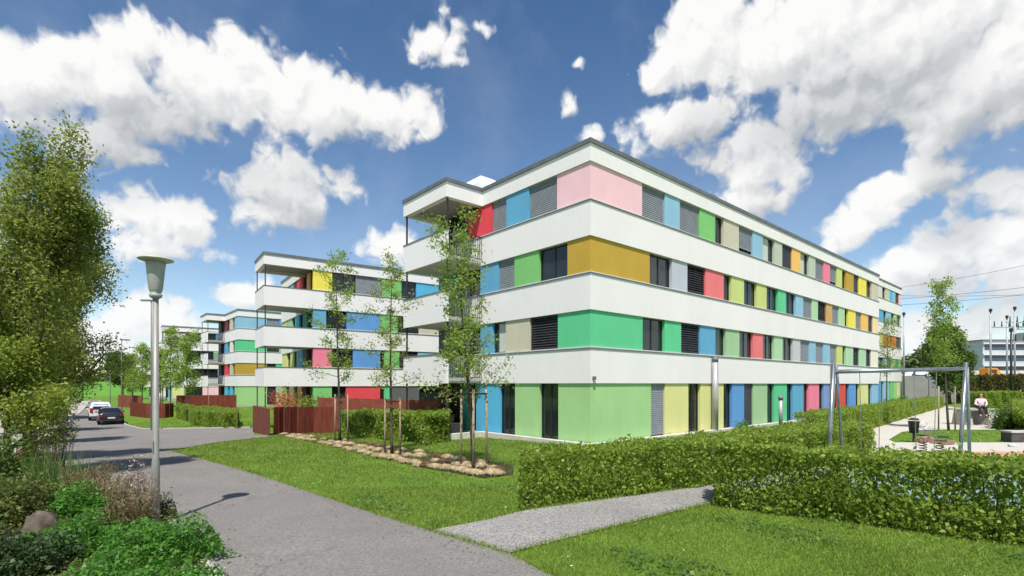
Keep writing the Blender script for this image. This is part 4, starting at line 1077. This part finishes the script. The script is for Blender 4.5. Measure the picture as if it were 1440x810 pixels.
shrub('green leafy plant low at the bottom edge, under the brown twiggy shrub', 160, 850, .75, .45, .45, 5000, .06, L_fern, 'leafy_plant', grp=bg_, asp=.5, cat='plant')
shrub('green leafy plant at the very bottom left of centre bed', 250, 850, .55, .4, .33, 4000, .055, L_fern, 'leafy_plant', grp=bg_, asp=.5, cat='plant')
shrub('bright green plant behind the stone, between blades and lamp post', 108, 730, .7, .45, .55, 5000, .06, L_fern, 'leafy_plant', grp=bg_, asp=.5, cat='plant')
shrub('dark mixed foliage right behind the reddish stone', 18, 740, .7, .45, .75, 6000, .06, L_moss)
shrub('dark shaded shrub at the lower left corner', 10, 812, .75, .5, .5, 5000, .06, leafmat('shade_leaf', (.012,.03,.01), (.03,.06,.016), (.07,.12,.03), .25, 1))  # leaf colour darkened to put the corner's deep shade into it
shrub('dark shrub under the left trees at the picture edge', 0, 690, .9, .8, 1.2, 6000, .08, L_deep)
shrub('olive shrub under the blades at the back of the bed', 60, 705, .8, .5, .35, 4500, .06, L_moss)
shrub('dark small shrub hugging the foot of the lamp post', 226, 735, .26, .26, .42, 1500, .05, L_moss)
shrub('orange-leaved shrub at the back of the bed under the left trees', 45, 668, .8, .5, .85, 2600, .06, L_org)
def twiggy(label, px, py, w, h, n, lm, leafn, leaf=.04, col=None):
    x, y = G(px, py); root = empty('twiggy_shrub', (x, y, gz(x, y)+.04), 0, label, 'shrub', 'brown twiggy shrubs in the flower bed')
    mb = MB(); T = []
    for _ in range(n):
        a = RNG.uniform(0, 6.28); r = w*math.sqrt(RNG.random())
        p0 = Vector((math.cos(a)*r*.5, math.sin(a)*r*.5, 0)); hh = h*RNG.uniform(.55, 1.05)
        p2 = Vector((math.cos(a)*r, math.sin(a)*r, hh)); p1 = p0.lerp(p2, .5)+Vector((RNG.normal()*.04, RNG.normal()*.04, 0))
        mb.tube([p0, p1, p2], [.008, .006, .003], 4, False)
        for k in range(4):
            t = RNG.uniform(.4, 1); q = p0.lerp(p2, t); e = q+Vector((RNG.normal()*.09, RNG.normal()*.09, abs(RNG.normal())*.09))
            mb.tube([q, e], [.004, .002], 3, False); T.append(tuple(e)); T.append(tuple(q))
    mb.build('stems', col or mat('dry_stems', (150,120,92), (110,84,62), 8, .9), root)
    T = np.array(T); C = np.repeat(T, leafn, 0)+RNG.normal(size=(len(T)*leafn, 3))*.035
    leaves('foliage', C, leaf, lm, root, .5)
twiggy('dry brown twiggy shrub left of the lamp post foot', 186, 765, .34, .85, 60, L_twig, 3)
twiggy('dry brown twiggy shrub farther left behind the leafy plants', 155, 720, .45, .7, 60, L_twig, 3)
twiggy('brown seed-headed shrub between the blades and the lamp post', 125, 702, .5, .65, 60, L_twig, 3)
twiggy('tall sparse reddish twiggy shrub standing before the street on the left', 84, 662, .5, 2.1, 34, leafmat('bronze_leaf', (.06,.035,.02), (.13,.085,.045), (.22,.16,.08), .3, 2), 5, .07)
twiggy('pale lone stalk plant with dry seed heads beside the lamp pole', 193, 742, .10, 1.15, 9, mat('seed_heads', (170,160,158), rough=.9), 4, .045)
def iris(label, px, py, n, h):
    x, y = G(px, py); P = np.stack([RNG.normal(size=n)*.22, RNG.normal(size=n)*.16, np.zeros(n)], 1)
    o = blades('blade_plant', P, h, .035, L_blade, .22, loc=(x, y, gz(x, y)+.03)); tag(o, label, 'plant', 'plants with upright blades')
iris('clump of upright sword-shaped yellow-green leaves at the back of the bed', 66, 692, 130, 1.0)
iris('clump of grey-green sword leaves beside the tall twiggy shrub', 100, 694, 110, .85)
iris('arching pale grass blades at the bottom of the bed', 150, 855, 70, .4)
# boulder
def boulder(label, px, py, sx_, sy_, sz_, c1, c2, rz=0):
    x, y = G(px, py); V = []; n, mm = 20, 12
    for j in range(mm+1):
        ph = math.pi*j/mm
        for i in range(n):
            th = 2*math.pi*i/n; d = Vector((math.sin(ph)*math.cos(th), math.sin(ph)*math.sin(th), math.cos(ph)))
            k = 1+.13*math.sin(d.x*4+1)+.12*math.sin(d.y*5+d.z*3)+.05*math.sin(d.x*11+d.z*9)
            V.append((d.x*k*sx_, d.y*k*sy_, d.z*k*sz_))
    F = [(j*n+i, (j+1)*n+i, (j+1)*n+(i+1)%n, j*n+(i+1)%n) for j in range(mm) for i in range(n)]
    o = link_mesh('boulder', V, F, mat('boulder_stone_%d' % px, c1, c2, 6, .9, bump=.8, bscale=14, fine=.4), smooth=True, loc=(x, y, gz(x, y)+sz_*.6)); o.rotation_euler = (.1, .25, rz)
    tag(o, label, 'stone')
boulder('reddish-brown boulder among the plants at the lower left', 58, 758, .27, .22, .26, (112,100,88), (74,66,56))
# low ground cover over the bed
bp = [W(p) for p in BED]; Q = np.stack([RNG.uniform(-14, 2, 60000), RNG.uniform(2.5, 13, 60000)], 1); Q = Q[inside(Q, bp)]
Q = Q[(np.sin(Q[:, 0]*2.2)+np.sin(Q[:, 1]*2.9+1) > -.9)]
tag(leaves('ground_cover', np.column_stack([Q, [gz(a, b)+.07+abs(RNG.normal())*.06 for a, b in Q]]), .06, L_moss, up=.5), 'mixed low green ground cover over the flower bed', 'ground cover', kind='stuff')

# small dark pole-trunked tree by the pavement
tree('small_tree', 'small thin-trunked tree on the pavement at the far left', -17.9, 19.2, 3.4, .06, dict(yt, kids=[14,4], start=[.5,.2], ratio=[.3,.5]), L_deep, .1, 12, .15, None, cat='tree')

# ------------------------------------------------------------------ playground
sw = empty('playground_swing', (10.35, 13.5, 0), 0, 'galvanised steel swing frame over the playground behind the near hedge', 'swing frame')
def at(px, Y, z=0.0): return ((px-720)/727*Y, Y, z)
def tb(parent, nm, pts, r, m=None, sides=10):
    o = Vector(parent.location); return MB().tube([Vector(p)-o for p in pts], r, sides).build(nm, m or M_steel, parent, True)
ztop = 2.36+17/727*13.5
tb(sw, 'leg', [at(1164,13.1,0), at(1172,13.5,2.88)], .05); tb(sw, 'leg', [at(1186,14.6,0), at(1176,13.56,2.86)], .036)
tb(sw, 'leg', [at(1348,13.0,0), at(1358.5,13.5,2.92)], .046); tb(sw, 'leg', [at(1364,14.2,0), at(1360,13.56,2.8)], .04)
tb(sw, 'beam', [at(1175,13.5,2.68), at(1357,13.5,2.76)], .055)
for a, b in ((1209,1238), (1285,1317)):
    r = empty('swing', at((a+b)/2,13.5,.45), 0, 'rubber swing seat on chains, %s one on the frame' % ('left' if a < 1250 else 'right'), 'swing seat', 'swings hanging on the frame')
    MB().box(-.24, .24, -.1, .1, -.02, .02).build('seat', M_frame, r, bevel=.01)
    for p in (a, b):
        X = (p-720)/727*13.5-r.location.x; s = .23 if X > 0 else -.23
        MB().tube([(s, 0, .02), (X, 0, 2.22)], .010, 5).build('chain', M_steel, r)
bx, by = G(1285, 622)
lb = empty('litter_bin', (bx, by, gz(bx, by)), 0, 'black litter bin on a post at the edge of the grass island', 'litter bin')
MB().tube([(0,0,0),(0,0,.45)], .045, 10).build('post', M_frame, lb)
MB().lathe([(0,.38),(.15,.38),(.19,.82),(.205,.84),(.205,.86),(.18,.86),(.17,.8),(0,.8)], n=20).build('bin_body', mat('black_plastic', (26,27,30), rough=.5), lb, True)
MB().lathe([(.0,1.0),(.12,.98),(.2,.92),(.19,.91),(0,.93)], n=20).build('lid', mat('black_plastic', (26,27,30)), lb, True)
# spring riders
def rider(px, py, lab, rz):
    x, y = G(px, py); r = empty('spring_rider', (x, y, .03), rz, lab, 'play equipment', 'spring toys on the playground')
    MB().tube([(.11*math.cos(t*.9), .11*math.sin(t*.9), .02+t*.012) for t in range(32)], .014, 6, True).build('spring', M_frame, r, True)
    m = mat('rider_wood', (166,134,120), (140,106,94), 8, .8)
    MB().loft([[(xx, s, zz*.7+.34) for xx, zz in ((-.35,0),(-.1,-.04),(.25,0),(.42,.22),(.3,.36),(.12,.18),(-.2,.16),(-.4,.2))] for s in (-.09, .09)]).build('body', m, r, bevel=.01)
    MB().tube([(.22,-.22,.72),(.22,.22,.72)], .016, 8).build('handle', M_steel, r)
    MB().box(-.22,.08,-.15,.15,.56,.6).build('seat', M_frame, r, bevel=.01)
rider(1298, 637, 'reddish spring toy on the left of the playground edge, under the ring', .5)
rider(1322, 640, 'reddish spring toy beside the first one, nearer the swing post', 2.4)
x, y = G(1300, 628); rr_ = empty('play_ring', (x, y, .03), .3, 'small white steering ring on a post behind the spring toys', 'play equipment')
MB().tube([(0,0,0),(0,0,.65)], .02, 8).build('post', M_steel, rr_)
MB().tube([(.16*math.cos(t*math.pi/12), 0, .78+.14*math.sin(t*math.pi/12)) for t in range(25)], .02, 8, False).build('ring', M_sill, rr_, True)
# concrete ping-pong table + person sitting on it
tx, tyy = 26.7, 30.0
tt = empty('ping_pong_table', (tx, tyy, gz(tx, tyy)+.025), R(12), 'grey concrete table with two sturdy legs on the pale path, a person sitting on it', 'table')
MB().box(-1.0, .78, -.7, .7, .84, .94).build('tabletop', M_conc, tt, bevel=.015)
for s in (-.72, .5): MB().loft([[(s-.16,-.5,0),(s+.16,-.5,0),(s+.16,.5,0),(s-.16,.5,0)],[(s-.1,-.4,.838),(s+.1,-.4,.838),(s+.1,.4,.838),(s-.1,.4,.838)]]).build('leg', M_conc, tt, bevel=.02)
def skin(name, V, E, Rr, m, parent, root=0, lv=2):
    me = bpy.data.meshes.new(name); me.from_pydata(V, E, []); me.materials.append(m)
    o = bpy.data.objects.new(name, me); COL.objects.link(o); o.parent = parent
    s = o.modifiers.new('skin', 'SKIN'); s.use_smooth_shade = True
    for i, r in enumerate(Rr): me.skin_vertices[0].data[i].radius = (r, r) if not isinstance(r, tuple) else r
    for i in range(len(V)): me.skin_vertices[0].data[i].use_root = (i == root)
    u = o.modifiers.new('sub', 'SUBSURF'); u.levels = lv; u.render_levels = lv
    return o
M_skin = mat('skin_tone', (205,160,135), (196,150,126), 12, .6)
def person(loc, rz, label, shirt, trousers, hair, sit=True, shoe=(60,52,48)):
    r = empty('person', loc, rz, label, 'person')      # origin: seat (sit) or ground; faces -y
    z0 = 0 if sit else .92
    hip = (0, 0, z0+.10)
    if sit: knee = lambda s: (s*.13, -.45, z0+.08); ank = lambda s: (s*.12, -.50, z0-.36); toe = lambda s: (s*.13, -.68, z0-.41)
    else: knee = lambda s: (s*.11, -.03 if s > 0 else .02, z0-.40); ank = lambda s: (s*.11, .04 if s > 0 else .1, .09); toe = lambda s: (s*.12, -.13, .05)
    V = [hip, (0,0,z0+.32), (0,-.01,z0+.50), (0,-.01,z0+.60), (0,-.03,z0+.70), (0,-.045,z0+.79), (0,-.03,z0+.86)]
    E = [(0,1),(1,2),(2,3),(3,4),(4,5),(5,6)]; Rr = [.11,(.13,.10),(.14,.10),.052,(.068,.078),(.075,.09),.055]
    for s in (-1, 1):
        b = len(V)
        el = (s*.25, -.05, z0+.27); wr = (s*.14, -.30, z0+.19) if sit else (s*.24, -.12, z0+.04)
        V += [(s*.17,0,z0+.515), el, wr, tuple(Vector(wr)+Vector((-s*.02,-.08,-.01)))]
        E += [(2,b),(b,b+1),(b+1,b+2),(b+2,b+3)]; Rr += [.055,.042,.028,.026]
        c = len(V); V += [(s*.10,-.02,z0+.06), knee(s), ank(s), toe(s)]
        E += [(0,c),(c,c+1),(c+1,c+2),(c+2,c+3)]; Rr += [.085,.058,.04,.035]
        # fingers
        h = Vector(V[b+3])
        for k in range(4):
            f = len(V); o1 = Vector(((k-1.5)*.018, -.045, -.012)); V += [tuple(h+o1), tuple(h+o1+Vector((0, -.028+.004*abs(k-1), -.018)))]; E += [(b+3, f), (f, f+1)]; Rr += [.009, .008]
        f = len(V); V += [tuple(h+Vector((-s*.04, -.0, .0)))]; E += [(b+3, f)]; Rr += [.010]
    body = skin('body', V, E, Rr, M_skin, r)
    sk = lambda n, vv, ee, rr2, c: skin(n, vv, ee, rr2, mat(n+'_cloth_%d' % c[0], c, rough=.9, scale=9), r)
    vv = [V[0], V[1], V[2], (0,-.01,z0+.555)]; ee = [(0,1),(1,2),(2,3)]; r2 = [(.155,.13),(.15,.12),(.155,.12),.07]
    for s, b in ((-1, 7), (1, 7+4+4+9)):
        i = len(vv); vv += [(s*.18,0,z0+.515), (s*.25,-.05,z0+.27), tuple(Vector((s*.25,-.05,z0+.27)).lerp(Vector((s*.14,-.30,z0+.19) if sit else (s*.24,-.12,z0+.04)), .8))]
        ee += [(2,i),(i,i+1),(i+1,i+2)]; r2 += [.068,.055,.042]
    sk('shirt', vv, ee, r2, shirt)
    vv = [(0,0,z0+.1)]; ee = []; r2 = [(.16,.13)]
    for s in (-1, 1):
        i = len(vv); vv += [(s*.10,-.03,z0+.065), knee(s), tuple(Vector(knee(s)).lerp(Vector(ank(s)), .92))]; ee += [(0,i),(i,i+1),(i+1,i+2)]; r2 += [.098,.072,.054]
    sk('trousers', vv, ee, r2, trousers)
    for s in (-1, 1): sk('shoe', [ank(s), tuple(Vector(ank(s))+Vector((0,-.03,-.03))), toe(s)], [(0,1),(1,2)], [.045,.05,.04], shoe)
    sk('hair', [(0,.0,z0+.80), (0,-.012,z0+.885), (0,.035,z0+.76)], [(0,1),(0,2)], [(.085,.085),(.07,.075),.06], hair)
    hx = Vector((0, -.045, z0+.79))
    for s in (-1, 1): MB().tube([hx+Vector((s*.028,-.085,.01)), hx+Vector((s*.028,-.094,.01))], .009, 8).build('eye', M_frame, body)
    MB().tube([hx+Vector((0,-.088,.01)), hx+Vector((0,-.108,-.028))], [.008,.014], 8).build('nose', M_skin, body)
    MB().box(-.022,.022,hx.y-.094,hx.y-.08,hx.z-.055,hx.z-.047).build('mouth', mat('lips', (160,90,84)), body)
    return r
person((26.75, 29.5, gz(tx, tyy)+.965), R(-30), 'person in a pale pink top and dark trousers sitting on the concrete table', (236,214,222), (44,44,54), (40,30,24))
person((56.6, 57.6, gz(56, 57)), R(20), 'distant person in a white top walking by the brownish hedge at the right edge', (235,235,235), (40,42,50), (50,38,30), sit=False)
# round bush, benches, bollard
shrub('round dark green clipped bush left of the light green hedge', 1413, 604, .68, .6, 1.15, 5200, .08, L_deep, 'round_bush', cat='bush')
x, y = G(1430, 622); bn = empty('bench', (x+.35, y, .03), R(-3), 'dark concrete block bench on the playground at the right edge', 'bench')
MB().box(-.75,.95,-.25,.25,0,.36).build('base', mat('dark_concrete', (84,82,80), (70,68,66), 6, .9), bn, bevel=.01); MB().box(-.79,.99,-.28,.28,.362,.44).build('seat', M_conc, bn, bevel=.01)
x, y = G(1396, 571); bn = empty('bench', (x, y, 0.0), R(-8), 'pale flat bench in the grass beyond the concrete table', 'bench')
MB().box(-1.3,1.3,-.25,.25,.4,.5).build('seat', M_sill, bn, bevel=.01)
for s in (-.9, .9): MB().box(s-.1,s+.1,-.2,.2,0,.398).build('leg', M_conc, bn)
def bollard(px, py, lab, h=1.0, r=.11):
    x, y = G(px, py); o = empty('bollard_light', (x, y, gz(x, y)), 0, lab, 'bollard', 'bollard lights')
    MB().tube([(0,0,0),(0,0,h*.82)], r, 14).build('post', M_zinc, o, True); MB().tube([(0,0,h*.822),(0,0,h*.93)], r*.8, 14).build('lamp', M_sill, o, True); MB().tube([(0,0,h*.932),(0,0,h)], r*1.05, 14).build('cap', M_cap, o, True)
bollard(1414, 569, 'grey bollard light beside the pale bench')
x, y = 14.55, 28.0; o = empty('bollard_light', (x, y, 0), 0, 'tall bollard light close to the mint panel of the main facade', 'bollard', 'bollard lights')
MB().tube([(0,0,0),(0,0,1.5)], .1, 14).build('post', M_zinc, o, True); MB().tube([(0,0,1.502),(0,0,1.72)], .12, 14).build('cap', M_cap, o, True)
x, y = 11.9, 26.7; shrub('small green plant at the foot of the bright blue panel', x, y, .45, .35, .5, 900, .07, L_fern, 'small_plant', 6, cat='plant')
boulder('small pale stone lying before the dark bench at the right edge', 1424, 629, .16, .12, .09, (200,200,196), (180,180,176))
x, y = 38.2, 51.0; shrub('green bush at the foot of the five-storey block', x, y, 1.9, .8, 1.15, 2600, .16, L_fern, 'shrub')

# ------------------------------------------------------------------ right background
nb = empty('noise_barrier', (58, 77, 0), 0, 'long grey noise barrier behind the playground trees', 'wall')
for i in range(12):
    MB().box(i*4.0+.05, i*4.0+3.95, -.06, .06, -.3, 3.6).build('panel', mat('barrier_grey', (150,150,148), (134,134,132), .8, .9), nb)
    MB().box(i*4.0-.05, i*4.0+.05, -.12, .12, -.3, 3.75).build('post', M_steel, nb)
wl = MB().box(0, 60, -.2, .2, 0, 2.3).build('retaining_wall', mat('pale_wall', (216,206,194), (200,190,178), .4, .9)); wl.location = (84, 98, 2.6); tag(wl, 'long pale low wall beyond the tracks, under the office building', 'wall')
ov = empty('rail_vehicle', (81.5, 88.0, 2.7), R(4), 'orange rail maintenance vehicle standing on the embankment', 'rail vehicle')
mo = mat('orange_paint', (236,150,40), rough=.4)
MB().box(-1.4,1.4,-.9,.9,.5,1.0).build('chassis', M_frame, ov); MB().loft([[(-1.3,s,1.0),(.9,s,1.0),(.9,s,1.7),(.3,s,2.35),(-1.3,s,2.35)] for s in (-.85,.85)]).build('cab', mo, ov, bevel=.05)
for s in (-.9,): MB().box(-1.0,.2,-.88,-.86,1.5,2.1).build('side_window', M_glass, ov)
for xx in (-.9,.9): MB().tube([(xx,-.95,.32),(xx,.95,.32)], .32, 16).build('wheel', M_frame, ov)
ob = empty('office_building', (127.5, 140, 0), 0, 'wide pale office building with blue ribbon windows in the right background', 'building')
MB().box(0,80,0,8,0,14.1).build('wall', mat('office_grey', (190,196,200), (180,186,190), .2, .8), ob)
for k in range(4):
    MB().box(.5,79.5,-.06,.0,2.6+k*3.0,4.1+k*3.0).build('window', mat('office_glass', (70,86,104), (60,76,92), .3, .15), ob)
    MB().box(-.2,80,-.5,-.061,4.15+k*3.0,4.5+k*3.0).build('sunshade', M_sill, ob)
MB().box(-.3,80.3,-.3,8,14.1,14.4).build('roof', M_cap, ob); MB().box(14,19,2,6,14.4,16.6).build('roof_plant', M_steel, ob); MB().box(24,40,2,7,14.4,16.0).build('roof_plant', M_cap, ob)
def mast(px, Y, top, arms, lab, lattice=False):
    X = (px-720)/727*Y; H = CAMH+(540-top)/727*Y; r = empty('catenary_mast', (X, Y, 0), 0, lab, 'mast', 'railway catenary masts')
    MB().tube([(0,0,0),(0,0,H)], [.14,.10], 8).build('pole', M_zinc if not lattice else M_frame, r, True)
    MB().tube([(0,0,H),(0,0,H+.25),(0,0,H+.3),(0,0,H+.7)], [.08,.08,.2,.18], 8).build('cap', M_frame, r)
    for z, x0, x1 in arms:
        a = MB(); a.box(x0, x1, -.05, .05, H-z-.07, H-z+.07); a = a.build('arm', M_zinc, r)
        n = max(2, int(abs(x1-x0)/1.0)); ins = MB()
        for i in range(n): xx = x0+(x1-x0)*(i+.5)/n; ins.tube([(xx,0,H-z+.1),(xx,0,H-z+.9)], [.09,.05], 6)
        ins.build('insulators', M_frame, a)
mast(1393, 75, 441, [(2.0, 0, 6.5)], 'pale catenary mast left of the pair, with one long arm')
mast(1427, 75, 438, [(1.6, -1.2, 4), (2.6, 0, 4)], 'tallest catenary mast near the right edge')
mast(1416, 80, 450, [(1.0, 0, 6)], 'catenary mast standing between the two outer masts')
mast(1422, 60, 470, [(.9, 0, 3)], 'dark slender catenary mast in front of the others', True)
mast(1271, 76, 446, [], 'single slim grey mast just right of the five-storey block')
for i, (a, b, c, e) in enumerate(((1200,424,1500,397),(1200,432,1500,408),(1268,404,1500,360),(1240,415,1500,412))):
    p = Vector(at(a, 90+i*4.0, CAMH+(540-b)/727*(90+i*4))); q = Vector(at(c, 78+i*4.0, CAMH+(540-e)/727*(78+i*4)))
    pts = [p.lerp(q, t/16)-Vector((0,0,4*.35*(t/16)*(1-t/16))) for t in range(17)]
    o = MB().tube([v-p for v in pts], .028, 5).build('overhead_wire', M_frame, loc=tuple(p))
    tag(o, 'thin dark overhead railway wire crossing the sky at the right', 'wire', 'overhead railway wires')
